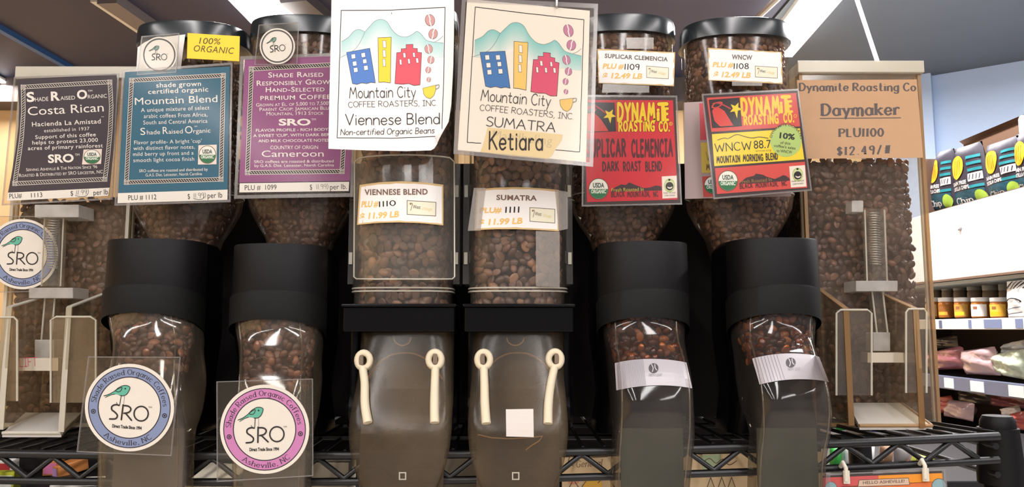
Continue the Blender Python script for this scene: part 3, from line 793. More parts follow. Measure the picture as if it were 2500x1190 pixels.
# ------------------------------------------------------------------ the two centre tubes
CREAM = mat('cream_rubber', (216, 202, 174), 0.6, 0.3)
def tube_bin(label, cxp, w, beans_lab, bl, br, cover, m_b):
    Yf, Yc, b = .95, 1.0, .05
    c = at(cxp, 700, Yc)
    t = thing('coffee_dispenser', label, 'coffee bin', Vector((c.x, Yc, SHELF_Z)))
    a = w / 2 * Yc / FPX
    def zz(py): return at(cxp, py, Yf).z
    cx = lambda py: at(vx(cxp, 700, py), py, Yc).x
    R = lambda py, k=1.0, q=1.0: ring(c.x, Yc, zz(py), a * k, b * q, 48, 3.6)
    mb = MB(); mb.loft([R(790, .97), R(716, .97), R(712, 1.0), R(40)], CLRT, False, False); obj('tube', mb, t, 50)
    mb = MB()
    for py in (703, 711): mb.tube(R(py, 1.006, 1.006), .0011, MILK, 6, True)
    obj('tube_ledge', mb, t, 60)
    mb = MB(); mb.loft([R(52, 1.05, 1.05), R(12, 1.05, 1.05), R(8, 1.0, 1.0)], LID); obj('lid', mb, t, 40)
    # black back housing, wider than the tube
    z0, z1 = SHELF_Z + .002, zz(20)
    mb = MB(); mb.box(c.x - a * .97, c.x + a * .97, Yc + b * 1.02, Yc + b + .05, z0, z1, BLACK)
    obj('housing', mb, t, 0, bevel=.006)
    # clear strips with slots down both sides of the tube
    mb = MB()
    for s_ in (-1, 1):
        x = c.x + s_ * a * 1.0
        q = [(x, 715), (x, 380)]
        mb.box(min(x, x + s_ * .008), max(x, x + s_ * .008), Yc - .012, Yc + .04, zz(690), zz(60), CLRT)
    obj('side_strip', mb, t, 0)
    for s_ in (-1, 1):
        for py in (455, 625):
            x = c.x + s_ * (a + .004); mb = MB()
            mb.box(x - .0022, x + .0022, Yc - .016, Yc - .012, zz(py + 15), zz(py - 15), MILK); obj('slot', mb, t, 0)
    # cross bracket with a lip, arms and pivots
    x0, x1 = at(bl, 775, .89).x, at(br, 775, .89).x
    zt, zb = at(cxp, 742, .89).z, at(cxp, 811, .89).z
    mb = MB(); mb.box(x0 + .002, x1 - .002, .892, Yc + b, zb, zt - .003, BLACK); mb.box(x0, x1, .888, Yc + b, zt - .004, zt, BLACK)
    obj('bracket', mb, t, 0, bevel=.0018)
    for s_ in (-1, 1):
        xe = x1 if s_ > 0 else x0
        xa = xe - s_ * .004
        mb = MB(); za = at(cxp, 1052, .94).z
        mb.box(min(xa, xa - s_ * .010), max(xa, xa - s_ * .010), .925, 1.02, za, zb + .004, BLACK)
        obj('arm', mb, t, 0, bevel=.003)
        mb = MB(); zk = at(cxp, 1000, .93).z
        ringk = lambda x, r: [Vector((x, .945 + r * math.cos(k * math.pi / 14), zk + r * 1.05 * math.sin(k * math.pi / 14))) for k in range(28)]
        xo = xa + s_ * .001
        mb.loft([ringk(xa - s_ * .012, .024), ringk(xa - s_ * .001, .025), ringk(xo + s_ * .002, .022), ringk(xo + s_ * .003, .012), ringk(xo + s_ * .001, .010)], BLACK)
        obj('pivot', mb, t, 40)
    # chute: a clear scoop, straight then rounded under
    rows = [(812, .905, 1.0, .965), (850, .902, 1.0, .965), (930, .888, 1.0, .955), (985, .872, 1.02, .925), (1030, .863, 1.03, .902), (1060, .860, 1.03, .897), (1100, .860, 1.0, .896), (1135, .862, .94, .896), (1168, .864, .86, .896), (1195, .867, .76, .895), (1220, .871, .60, .894), (1240, .876, .40, .892)]
    cc = at(cxp, 900, .905); aw = (w - 4) / 2 * .880 / FPX
    rings = []
    for py, yf, k, yb in rows:
        z = at(cxp, py, yf).z; rings.append(ring(cc.x, (yf + yb) / 2, z, aw * k, (yb - yf) / 2, 48, 4.0))
    rings = rings[::-1]
    mb = MB(); mb.loft(rings, CLRC, True, False); chute = obj('chute', mb, t, 60)
    # flap inside: curved amber lip and brown pan
    mb = MB(); px = cxp
    arc = [at(px + u, 862 + (abs(u) / 95.0) ** 2.4 * 70, .93) for u in range(-92, 93, 8)]
    mb.tube(arc, .0012, AMBER, 6); obj('flap_lip', mb, t, 60)
    mb = MB(); xl, xr = cc.x - aw * .86, cc.x + aw * .86
    pts = [(at(px, py, y).z, y) for py, y in ((872, .945), (950, .930), (1010, .905), (1060, .893), (1120, .892), (1190, .890))]
    for (za, ya), (zc, yb2) in zip(pts, pts[1:]):
        mb.hexa([(xl, yb2, zc), (xr, yb2, zc), (xr, yb2 + .003, zc), (xl, yb2 + .003, zc), (xl, ya, za), (xr, ya, za), (xr, ya + .003, za), (xl, ya + .003, za)], PAN)
    obj('flap', mb, t, 40)
    mb = MB(); q = at(px - 6, 825, .9095); rr = .010
    mb.tube([q + Vector((rr * math.cos(k), 0, rr * math.sin(k) * .9)) for k in [math.pi * (1 + i / 14) for i in range(15)]], .0010, AMBER, 6); obj('finger_notch', mb, t, 60)
    # moulded square port low on the front
    mb = MB(); s_ = surf_of(rings)
    for (xa, ya, xb, yb2) in ((-9, 1153, 9, 1156), (-9, 1169, 9, 1172), (-9, 1153, -6, 1172), (6, 1153, 9, 1172)):
        mb.poly([s_(px - 5 + xa, ya, .0008), s_(px - 5 + xb, ya, .0008), s_(px - 5 + xb, yb2, .0008), s_(px - 5 + xa, yb2, .0008)], MILK)
    obj('port', mb, t, 0)
    # beans down to the ledge
    rs = [R(738, .93, .92), R(40, .95, .93)]
    P, N = loft_points(inset(rs, .006), .0098, .46, 1.04)
    core = MB(); core.loft(inset(rs, .0105), CORE)
    beans_obj('coffee_beans', beans_lab, P, N, .0072, m_b, core, True)
    return t, rings, cc, aw, px
def surf_of(rings):
    V = []; F = []; n = len(rings[0])
    for R in rings: V += [tuple(p) for p in R]
    for i in range(len(rings) - 1):
        for j in range(n):
            k = (j + 1) % n; F.append((i * n + j, i * n + k, (i + 1) * n + k, (i + 1) * n + j))
    bv = BVHTree.FromPolygons(V, F)
    def f(px, py, off=0.0):
        d = ray(px, py).normalized(); h = bv.ray_cast(CAM, d)
        if h[0] is None: return CAM + d * 0.86
        n_ = h[1]
        if n_.dot(d) > 0: n_ = -n_
        return h[0] + n_ * off
    return f
PAN = clear('brown_stained_flap', tint=(150, 130, 104), film=(112, 96, 74), fac=0.30, dirt=0.2, rough=0.2, dscale=16)
def straps(t, pts_l, pts_r, surf):
    for nm, (ring_c, path) in (('l', pts_l), ('r', pts_r)):
        mb = MB(); yq = surf(ring_c[0], ring_c[1], .0035).y; q = [at(ring_c[0] + 15.5 * math.cos(k * math.pi / 10), ring_c[1] + 19 * math.sin(k * math.pi / 10), yq) for k in range(20)]
        mb.tube(q, .0039, CREAM, 8, True)
        pp = [surf(*p, .0035) for p in path]; mb.tube([q2 for q2 in catmull(pp, 4)], [lerp(.0046, .0052, i / max(1, len(pp) * 4 - 4)) for i in range(len(pp) * 4 - 3)], CREAM, 8)
        st = obj('rubber_strap', mb, t, 60, label='cream rubber strap')
        h = MB(); c = surf(ring_c[0], ring_c[1], .004); h.box(c.x - .0026, c.x + .0026, c.y - .003, c.y + .006, c.z - .0062, c.z + .0062, mat('amber_hook', (120, 104, 88), .3, .5))
        obj('hook', h, st, 0, bevel=.001)

T1, R1, CC1, AW1, PX1 = tube_bin('clear tube coffee bin left of centre, fitted with a clear front cover', 988, 240, 'brown beans in the left centre tube behind its clear cover', 832, 1114, True, BEANS_W)
T2, R2, CC2, AW2, PX2 = tube_bin('clear tube coffee bin right of centre, a white paper square on its chute', 1264, 236, 'brown beans in the right centre tube, seen without a cover', 1129, 1405, False, BEANS_W)
S1, S2 = surf_of(R1), surf_of(R2)
straps(T1, ((888, 881), [(890, 903), (893, 940), (893, 990), (900, 1034)]), ((1062, 879), [(1062, 901), (1061, 940), (1060, 990), (1061, 1034)]), S1)
straps(T2, ((1181, 879), [(1183, 901), (1184, 940), (1185, 990), (1188, 1036)]), ((1355, 878), [(1351, 900), (1343, 945), (1338, 990), (1337, 1036)]), S2)

mb = MB(); mb.tube([S2(x, y, -.0008) for x, y in ((1166, 1062), (1200, 1070), (1240, 1072), (1290, 1070), (1325, 1066), (1316, 1078), (1296, 1090), (1284, 1100))], .0007, AMBER, 6); obj('crack', mb, T2, 60, label='amber crack line in the clear chute')

# clear cover sheet wrapped over the left tube
cs = lambda px, py, off=0.0: at(px, py, .936 + .016 * abs((px - 987) / 124.0) ** 3 - off)
t = MB()
cols = [864 + i * (1110 - 864) / 14 for i in range(15)]
for a_, b_ in zip(cols, cols[1:]):
    t.poly([cs(a_, 388 - 8 * (1 - ((a_ - 987) / 123) ** 2)), cs(b_, 388 - 8 * (1 - ((b_ - 987) / 123) ** 2)), cs(b_, 682), cs(a_, 682)], CLRT)
cov = obj('clear_cover', t, T1, 60)
t = MB()
edge = [(864, 676), (866, 396), (878, 386)] + [(x, 386 - 8 * (1 - ((x - 987) / 123) ** 2)) for x in range(900, 1090, 20)] + [(1098, 385), (1109, 396), (1110, 676), (1104, 682)] + [(x, 682) for x in range(1080, 880, -20)] + [(870, 682)]
t.tube([cs(*p) for p in edge], .0011, MILK, 6, True)
obj('cover_rim', t, cov, 60)

# ------------------------------------------------------------------ the two square acrylic bins
SPRING = mat('spring_steel', (190, 184, 176), .3, .5, .7)
def pxbox(mb, xl, xr, yt, yb, yf, yk, m):
    """box whose front face covers pixels xl..xr, yt..yb at depth yf and runs back to depth yk"""
    q = [at(xl, yb, yf), at(xr, yb, yf), at(xr, yt, yf), at(xl, yt, yf)]
    d = Vector((0, yk - yf, 0))
    mb.hexa([q[0], q[1], q[1] + d, q[0] + d, q[3], q[2], q[2] + d, q[3] + d], m)
def box_bin(label, XL, XR, top, left_out, stain, tubep, blocks, rodp, lift, trough, beans_lab, btop, bl, br, lbl):
    YF, YB = 1.04, 1.22
    c = at((XL + XR) / 2, 1000, YF)
    t = thing('coffee_dispenser', label, 'coffee bin', Vector((c.x, (YF + YB) / 2, SHELF_Z)))
    x0, x1 = at(XL, 600, YF).x, at(XR, 600, YF).x; z0, z1 = SHELF_Z + .002, at(1250, top, YF).z
    E = AMBER if stain else MILK
    mb = MB(); mb.box(x0, x1, YF, YB, z0, z1, CLRB); obj('box', mb, t, 0)
    mb = MB()
    for x in (x0, x1):
        s_ = .0045 if x == x0 else -.0045
        mb.box(min(x, x + s_), max(x, x + s_), YF - .0006, YF + .0045, z0, z1, E); mb.box(min(x, x + s_ * .6), max(x, x + s_ * .6), YF + .012, YF + .016, z0, z1, MILK)
    mb.box(x0, x1, YF - .0006, YF + .005, z0, z0 + .005, E)
    obj('box_edges', mb, t, 0)
    mb = MB(); mb.box(x0 - .002, x1 + .002, YF - .004, YB, z1 - .014, z1 + .003, FROST); mb.box(x0 - .003, x1 + .003, YF - .006, YF - .003, z1 - .013, z1 + .004, MILK)
    obj('lid', mb, t, 0, bevel=.001)
    # plunger tube with its spring
    (tl, tt), (tr, tb) = tubep
    p0, p1 = at((tl + tr) / 2, tt, 1.015), at((tl + tr) / 2 + (tb - tt) * lift['sl'], tb, 1.015); r = (tr - tl) / 2 * 1.015 / FPX
    mb = MB(); mb.tube([p0, p1], r, CLRT, 24); o = obj('plunger_tube', mb, t, 60)
    mb = MB()
    for s_ in (-1, 1): mb.tube([p0 + Vector((s_ * r * .93, -.004, 0)), p1 + Vector((s_ * r * .93, -.004, 0))], .0011, MILK, 6)
    obj('tube_edge', mb, o, 60)
    mb = MB(); turns = 22; pts = []
    for i in range(turns * 10 + 1):
        u = i / (turns * 10); p = p0.lerp(p1, .02 + u * .74); an = u * turns * 2 * math.pi
        pts.append(p + Vector((r * .5 * math.cos(an) + r * lift['bow'] * math.sin(math.pi * u), r * .5 * math.sin(an), 0)))
    mb.tube(pts, .0006, SPRING, 5); obj('spring', mb, t, 60)
    for (xl, xr, yt, yb, yf, yk) in blocks:
        mb = MB(); pxbox(mb, xl, xr, yt, yb, yf, yk, FROST); obj('guide_block', mb, t, 0, bevel=.0008)
    (rx0, ry0), (rx1, ry1), rw = rodp
    mb = MB(); q0, q1 = at(rx0, ry0, 1.012), at(rx1, ry1, 1.012); w = rw / 2 * 1.012 / FPX
    for dx in (-w, w): mb.tube([q0 + Vector((dx, 0, 0)), q1 + Vector((dx, 0, 0))], .0012, MILK, 6)
    mb.hexa([q1 + Vector((-w, 0, 0)), q1 + Vector((w, 0, 0)), q1 + Vector((w, .012, 0)), q1 + Vector((-w, .012, 0)), q0 + Vector((-w, 0, 0)), q0 + Vector((w, 0, 0)), q0 + Vector((w, .012, 0)), q0 + Vector((-w, .012, 0))], CLRT)
    obj('lift_rod', mb, t, 0)
    mb = MB(); xl, xr, yt, yb = lift['cup']; pxbox(mb, xl, xr, yt, yb, .998, 1.02, FROST); obj('rod_socket', mb, t, 0, bevel=.001)
    xl, xr, yt, yb = lift['handle']
    sf = plane_surf(at((xl + xr) / 2, yt, .985), (0, -1, 0)); 
    sh = Sheet(sf)
    pxbox(sh.mb, xl, xr, yt, yb, .985, 1.005, mat('handle_acrylic', (206, 194, 176), .35, .4))
    if lbl: sh.text(lbl, xl + 2, yb - 10, xl + 46, yb - 12, 21, ink((196, 60, 96)), 3, 'hand')
    obj('lift_handle', sh.mb, t, 0)
    # trough: two side panels cut on a slant, front panel, sloping floor
    for (a0, a1, ay0, ay1, ab) in trough['sides']:
        mb = MB()
        f0, f1 = at(a1, ay1, .955), at(a1, ab, .955)     # front edge
        k0, k1 = at(a0, ay0, 1.038), at(a0, ab - 46, 1.038)
        k0.x = k1.x = f0.x = f1.x = at(a1, ay1, .955).x
        th = Vector((.0035, 0, 0))
        mb.hexa([f1 - th, f1 + th, k1 + th, k1 - th, f0 - th, f0 + th, k0 + th, k0 - th], CLRG)
        for p, q in ((f0, f1), (f0, k0)): mb.hexa([q - th, q + th, q + th + Vector((0, .002, .002)), q - th + Vector((0, .002, .002)), p - th, p + th, p + th + Vector((0, .002, .002)), p - th + Vector((0, .002, .002))], E)
        obj('trough_side', mb, t, 0)
    for (xl, xr, yt, yb) in trough['fronts']:
        mb = MB(); pxbox(mb, xl, xr, yt, yb, .956, .960, CLRG)
        q = [at(xl, yb, .955), at(xl, yt, .955), at(xr, yt, .955), at(xr, yb, .955)]
        w = [catmull([q[0], q[0].lerp(q[1], .5), q[1]], 3)]
        mb.tube([q[0], q[0].lerp(q[1], .96), q[1].lerp(q[2], .12), q[1].lerp(q[2], .88), q[3].lerp(q[2], .96), q[3]], .0013, MILK, 6)  # pale rim colour stands in for white highlights along the front panel
        obj('trough_front', mb, t, 0)
    (fl, fr, fy), (gl, gr, gy) = trough['floor']
    mb = MB(); q = [at(fl, fy, .958), at(fr, fy, .958), at(gr, gy, 1.036), at(gl, gy, 1.036)]
    mb.slab(q, (0, 0, 1), .005, mat('trough_floor_acrylic', (196, 190, 182), .3, .5, noise=.08, nscale=30)); obj('trough_floor', mb, t, 0)
    mb = MB(); mb.tube([q[0], q[1]], .0022, E, 6); mb.tube([q[2], q[1]], .0018, E, 6); obj('floor_edge', mb, t, 60)
    # beans against the front and left of the box
    bx0, bx1 = at(bl, 600, YF).x, at(br, 600, YF).x; zt = at(1250, btop, YF).z
    rs = [ring((bx0 + bx1) / 2, (YF + YB) / 2, z, (bx1 - bx0) / 2, (YB - YF) / 2 - .004, 60, 14) for z in (z0 + .012, zt)]
    P, N = loft_points(inset(rs, .004), .0096, .5, 1.0)
    core = MB(); core.loft(inset(rs, .010), CORE)
    beans_obj('coffee_beans', beans_lab, P, N, .0065, BEANS, core)
    return t
BX1 = box_bin('square acrylic coffee bin with the black sign, at the left end of the shelf', 18, 312, 172, True, False, ((112, 520), (162, 700)),
    [(84, 192, 500, 531, 1.0, 1.038), (70, 178, 703, 729, 1.0, 1.038)], ((122, 728), (112, 842), 24),
    dict(sl=-.045, bow=-.35, cup=(84, 131, 830, 876), handle=(46, 142, 875, 906)),
    dict(sides=[(86, 22, 722, 752, 1050), (234, 168, 718, 752, 1056)], fronts=[(-24, 42, 775, 980), (124, 234, 774, 984)], floor=((6, 150, 1058), (62, 200, 1008))),
    'dark beans in the square bin behind the black sign', 490, 24, 304, 'LIFT')
BX2 = box_bin('square acrylic coffee bin with the cardboard coloured sign, at the right end', 1968, 2272, 158, False, True, ((2106, 514), (2158, 690)),
    [(2080, 2108, 490, 518, 1.0, 1.02), (2090, 2192, 686, 712, 1.0, 1.038)], ((2142, 712), (2154, 812), 26),
    dict(sl=.035, bow=0.0, cup=(2132, 2174, 812, 858), handle=(2118, 2208, 862, 886)),
    dict(sides=[(2052, 2066, 706, 756, 1040), (2196, 2236, 720, 756, 1046)], fronts=[(2042, 2128, 757, 966), (2212, 2262, 755, 960)], floor=((2098, 2276, 1040), (2070, 2200, 984))),
    'dark beans in the square bin behind the cardboard coloured sign', 392, 1976, 2246, None)
# ------------------------------------------------------------------ signs
WHITE = ink((238, 234, 230)); INKB = ink((34, 30, 34)); PAPER = mat('white_paper', (236, 231, 226), .7, .2); PAPERW = mat('cream_card', (236, 229, 220), .7, .2)
def sign(name, label, cat, surf, px, py, group=None):
    p = surf(px, py); return thing(name, label, cat, p, group)
def usda(sh, box, cx, cy, rx, ry, L=6):
    if box: sh.poly(box, ink((236, 222, 216)), L)
    sh.ell(cx, cy, rx, ry, ink((96, 78, 66)), L + 1); sh.ell(cx, cy, rx * .93, ry * .93, ink((240, 240, 234)), L + 2)
    n = 20
    sh.poly([(cx + rx * .92 * math.cos(t), cy + .02 * ry + ry * .90 * math.sin(t)) for t in (math.pi * i / n for i in range(n + 1))], ink((44, 118, 78)), L + 3)
    sh.text('USDA', cx - rx * .56, cy - ry * .12, cx + rx * .56, cy - ry * .12, ry * .42, ink((60, 84, 78)), L + 4, wt=.034)
    sh.text('ORGANIC', cx - rx * .74, cy + ry * .42, cx + rx * .74, cy + ry * .42, ry * .34, ink((232, 238, 230)), L + 4, wt=.034)
def braid(sh, pts, w, col=(232, 226, 220), dark=(48, 42, 50), L=3, step=None):
    """woven strip along a polyline: dark ground, two pale rails, slanted pale strands"""
    P = [Vector(p) for p in pts]; cum = [0]
    for a, b in zip(P, P[1:]): cum.append(cum[-1] + (b - a).length)
    def pt(s_):
        i = 0
        while i < len(cum) - 2 and cum[i + 1] < s_: i += 1
        d = (P[i + 1] - P[i]).normalized(); return P[i] + d * (s_ - cum[i]), d, Vector((-d.y, d.x))
    tot = cum[-1]; st = step or w * .62; n = int(tot / st); h = w / 2
    sh.line([tuple(p) for p in P], w, ink(dark), L)
    for s_ in (-1, 1):
        q = []
        for i in range(9):
            c, d, m = pt(tot * i / 8); q.append(tuple(c + m * h * .92 * s_))
        sh.line(q, w * .13, ink(col), L + 1)
    for i in range(n):
        c, d, m = pt((i + .5) * tot / n)
        a = c - d * st * .62 - m * h * .66; b = c - d * st * .1 - m * h * .5; e = c + d * st * .62 + m * h * .66; f = c + d * st * .1 + m * h * .5
        k = d * w * .07
        sh.poly([tuple(a), tuple(b - k * 1.2), tuple(e), tuple(f + k * 1.2)][:4], ink(col), L + 1)
def knot(sh, x, y, r, col=(236, 230, 226), L=5):
    sh.poly([(x - r, y - r), (x + r, y - r), (x + r, y + r), (x - r, y + r)], ink(col), L)
    k = r * .8; d = ink((60, 54, 64)); sh.poly([(x - k, y - k), (x + k, y - k), (x + k, y + k), (x - k, y + k)], d, L + 1)
    for a in (-1, 1):
        for b in (-1, 1):
            u, v = x + a * r * .36, y + b * r * .36; g = r * .24
            sh.poly([(u - g, v - g), (u + g, v - g), (u + g, v + g), (u - g, v + g)], ink(col), L + 2)
def frame(sh, tl, tr, br, bl, w, left=None, right=None):
    braid(sh, [tl, tr], w); braid(sh, [bl, br], w)
    braid(sh, left or [tl, bl], w); braid(sh, right or [tr, br], w)
    for p in (tl, tr, br, bl): knot(sh, *p, w * .58)
def runs(sh, col, lst, **kw):
    for r in lst:
        t, x0, y0, x1, y1, h = r[:6]; k = dict(kw); k.update(r[6] if len(r) > 6 else {})
        sh.text(t, x0, y0, x1, y1, h, col, **k)

# -- black sign
sf = ysurf(1.020, 150, 340); t = sign('coffee_sign', 'black coffee sign with woven border, taped to the left square bin', 'sign', sf, 140, 490)
sh = Sheet(sf, crop(0, 160, 3.5))
sh.body([(150, 118), (570, 96), (995, 72), (1008, 300), (1000, 430), (978, 640), (955, 850), (937, 1045), (925, 1115), (60, 1158), (68, 1088), (95, 950), (130, 740), (158, 520), (163, 350)], ink((62, 54, 66)))
sh.poly([(68, 1088), (937, 1045), (925, 1115), (60, 1158)], WHITE, 2)
frame(sh, (198, 185), (940, 142), (898, 973), (127, 1010), 34, [(198, 185), (201, 400), (186, 620), (155, 830), (127, 1010)], [(940, 142), (952, 330), (945, 540), (922, 780), (898, 973)])
runs(sh, WHITE, [('S', 232, 312, 300, 305, 78, dict(wt=.034)), ('HADE', 302, 309, 415, 303, 34), ('R', 437, 300, 515, 297, 72, dict(wt=.034)), ('AISED', 518, 297, 643, 291, 32), ('O', 660, 287, 748, 282, 72, dict(wt=.034)), ('RGANIC', 752, 284, 915, 276, 32),
 ('TM', 752, 227, 790, 224, 16), ('Costa Rican', 240, 428, 888, 393, 72), ('Hacienda La Amistad', 275, 523, 862, 495, 38, dict(wt=.008, track=.05)), ('TM', 866, 444, 888, 443, 8),
 ('established in 1937', 378, 572, 766, 553, 28, dict(track=.05)), ('Support of this coffee', 303, 630, 820, 605, 32, dict(wt=.008, track=.06)), ('helps to protect 23,000', 278, 677, 838, 652, 32, dict(wt=.008, track=.06)), ('acres of primary rainforest', 240, 725, 880, 700, 32, dict(wt=.008, track=.06)),
 ('SRO', 412, 832, 632, 824, 66, dict(wt=.034)), ('TM', 642, 775, 680, 773, 20), ('Serving Asheville & The Nation Since \'96', 225, 905, 832, 878, 26, dict(caps=True)), ('Roasted & Distributed by SRO Leicester, NC', 165, 955, 880, 922, 28, dict(caps=True))])
usda(sh, [(715, 720), (873, 714), (865, 842), (702, 848)], 788, 781, 72, 62)
runs(sh, INKB, [('PLU#', 82, 1138, 188, 1131, 40), ('1113', 268, 1130, 363, 1124, 38), ('$', 605, 1114, 626, 1113, 40), ('11.99)', 650, 1106, 757, 1100, 38, dict(font='hand', it=.2)), ('per lb.', 800, 1109, 935, 1101, 44)])
sh.line([(645, 1112), (690, 1122), (735, 1116), (752, 1096)], 4, INKB, 4, 'C')
sh.build('card', t)
sleeve(t, sf, [(35, 188), (291, 180), (275, 488), (5, 502)], 4)

# -- teal sign
sf = ysurf(.972, 425, 330); t = sign('coffee_sign', 'teal coffee sign with woven border, on the leftmost round bin', 'sign', sf, 425, 500)
sh = Sheet(sf, crop(270, 150, 3.4))
sh.body([(120, 88), (990, 42), (972, 1065), (970, 1150), (57, 1178), (62, 1095)], ink((44, 100, 128)))
sh.poly([(62, 1095), (972, 1065), (970, 1150), (57, 1178)], WHITE, 2)
frame(sh, (175, 158), (937, 117), (917, 980), (132, 1005), 34)
runs(sh, WHITE, [('shade grown', 380, 218, 752, 203, 38, dict(wt=.008, track=.05)), ('certified organic', 313, 272, 812, 250, 38, dict(wt=.008, track=.05)), ('Mountain Blend', 203, 362, 888, 338, 58),
 ('A unique mixture of select', 253, 422, 822, 400, 33, dict(track=.05)), ('arabic coffees From Africa,', 277, 472, 805, 458, 33, dict(track=.05)), ('South and Central America', 273, 525, 805, 510, 33, dict(track=.05)),
 ('S', 250, 612, 290, 610, 58), ('hade', 303, 608, 412, 604, 36), ('R', 435, 604, 478, 602, 58), ('aised', 482, 602, 600, 598, 36), ('O', 620, 600, 682, 597, 60), ('rganic', 688, 597, 830, 591, 36), ('TM', 695, 548, 718, 546, 11),
 ("Flavor profile- A bright 'cup'", 197, 690, 757, 675, 31, dict(track=.04)), ('with distinct flavor notes,', 190, 738, 700, 725, 31, dict(track=.04)), ('mild berry up front and a', 187, 787, 690, 775, 31, dict(track=.04)), ('smooth light cocoa finish', 190, 838, 695, 825, 31, dict(track=.04)),
 ('SRO coffees are roasted and distributed by', 238, 922, 808, 908, 24), ('G.A.S. Dist. Leicester, North Carolina', 292, 957, 760, 945, 24)])
usda(sh, [(730, 697), (882, 692), (880, 855), (726, 858)], 805, 775, 72, 76)
runs(sh, INKB, [('PLU # 1112', 148, 1153, 382, 1146, 40), ('$', 642, 1143, 660, 1142, 42), ('11.99)', 692, 1134, 792, 1130, 38, dict(font='hand')), ('per lb', 806, 1137, 928, 1131, 44)])
sh.line([(690, 1140), (730, 1148), (765, 1142), (778, 1125)], 4, INKB, 4, 'C')
sh.build('card', t)
sleeve(t, sf, [(299, 172), (568, 153), (563, 494), (280, 503)], 5)

# -- purple sign
sf = ysurf(.968, 720, 310); t = sign('coffee_sign', 'purple coffee sign with woven border, partly behind the first city sign', 'sign', sf, 720, 485)
sh = Sheet(sf, crop(565, 130, 3.306))
sh.body([(108, 52), (1000, 8), (958, 1035), (952, 1120), (58, 1132), (62, 1045)], ink((146, 82, 134)))
sh.poly([(62, 1045), (957, 1032), (952, 1120), (58, 1132)], INKB, 2); sh.poly([(67, 1051), (951, 1039), (946, 1113), (64, 1125)], WHITE, 3)
frame(sh, (162, 128), (945, 86), (893, 955), (130, 965), 34)
runs(sh, WHITE, [('Shade Raised', 298, 197, 742, 190, 40, dict(caps=True, wt=.008, track=.05)), ('Responsibly Grown', 205, 263, 838, 248, 40, dict(caps=True, wt=.008, track=.04)), ('Hand-Selected', 278, 315, 752, 308, 38, dict(caps=True, wt=.008, track=.05)), ('premium Coffees', 235, 380, 832, 368, 42, dict(caps=True, wt=.008, track=.05)),
 ("Grown at El. of 5,000 to 7,500'", 200, 432, 790, 418, 28, dict(caps=True)), ('Parent Crop: Jamaican Blue', 228, 468, 806, 456, 28, dict(caps=True)), ('Mountain, 1913 Stock', 284, 503, 745, 497, 28, dict(caps=True)),
 ('SRO', 382, 583, 640, 582, 50, dict(wt=.034)), ('TM', 645, 545, 682, 543, 16), ('FLAVOR PROFILE - RICH BODY,', 198, 635, 790, 626, 22, dict(wt=.008)), ("A SWEET 'CUP', WITH DARK BERRY", 177, 678, 845, 668, 22, dict(wt=.008)), ('AND MILK CHOCOLATE NOTES', 218, 720, 788, 714, 22, dict(wt=.008)),
 ('COUNTRY OF ORIGIN', 315, 776, 700, 774, 28), ('Cameroon', 245, 838, 745, 835, 50), ('SRO coffees are roasted & distributed', 183, 888, 825, 882, 22), ('by G.A.S. Dist. Leicester, North Carolina', 187, 920, 828, 914, 22)])
runs(sh, INKB, [('PLU #  1099', 108, 1107, 365, 1102, 40), ('$', 634, 1103, 653, 1102, 42), ('11.99)', 687, 1099, 783, 1094, 38, dict(font='hand')), ('per lb.', 797, 1102, 932, 1097, 42)])
sh.build('card', t)
sleeve(t, sf, [(587, 138), (872, 128), (862, 481), (572, 486)], 8)

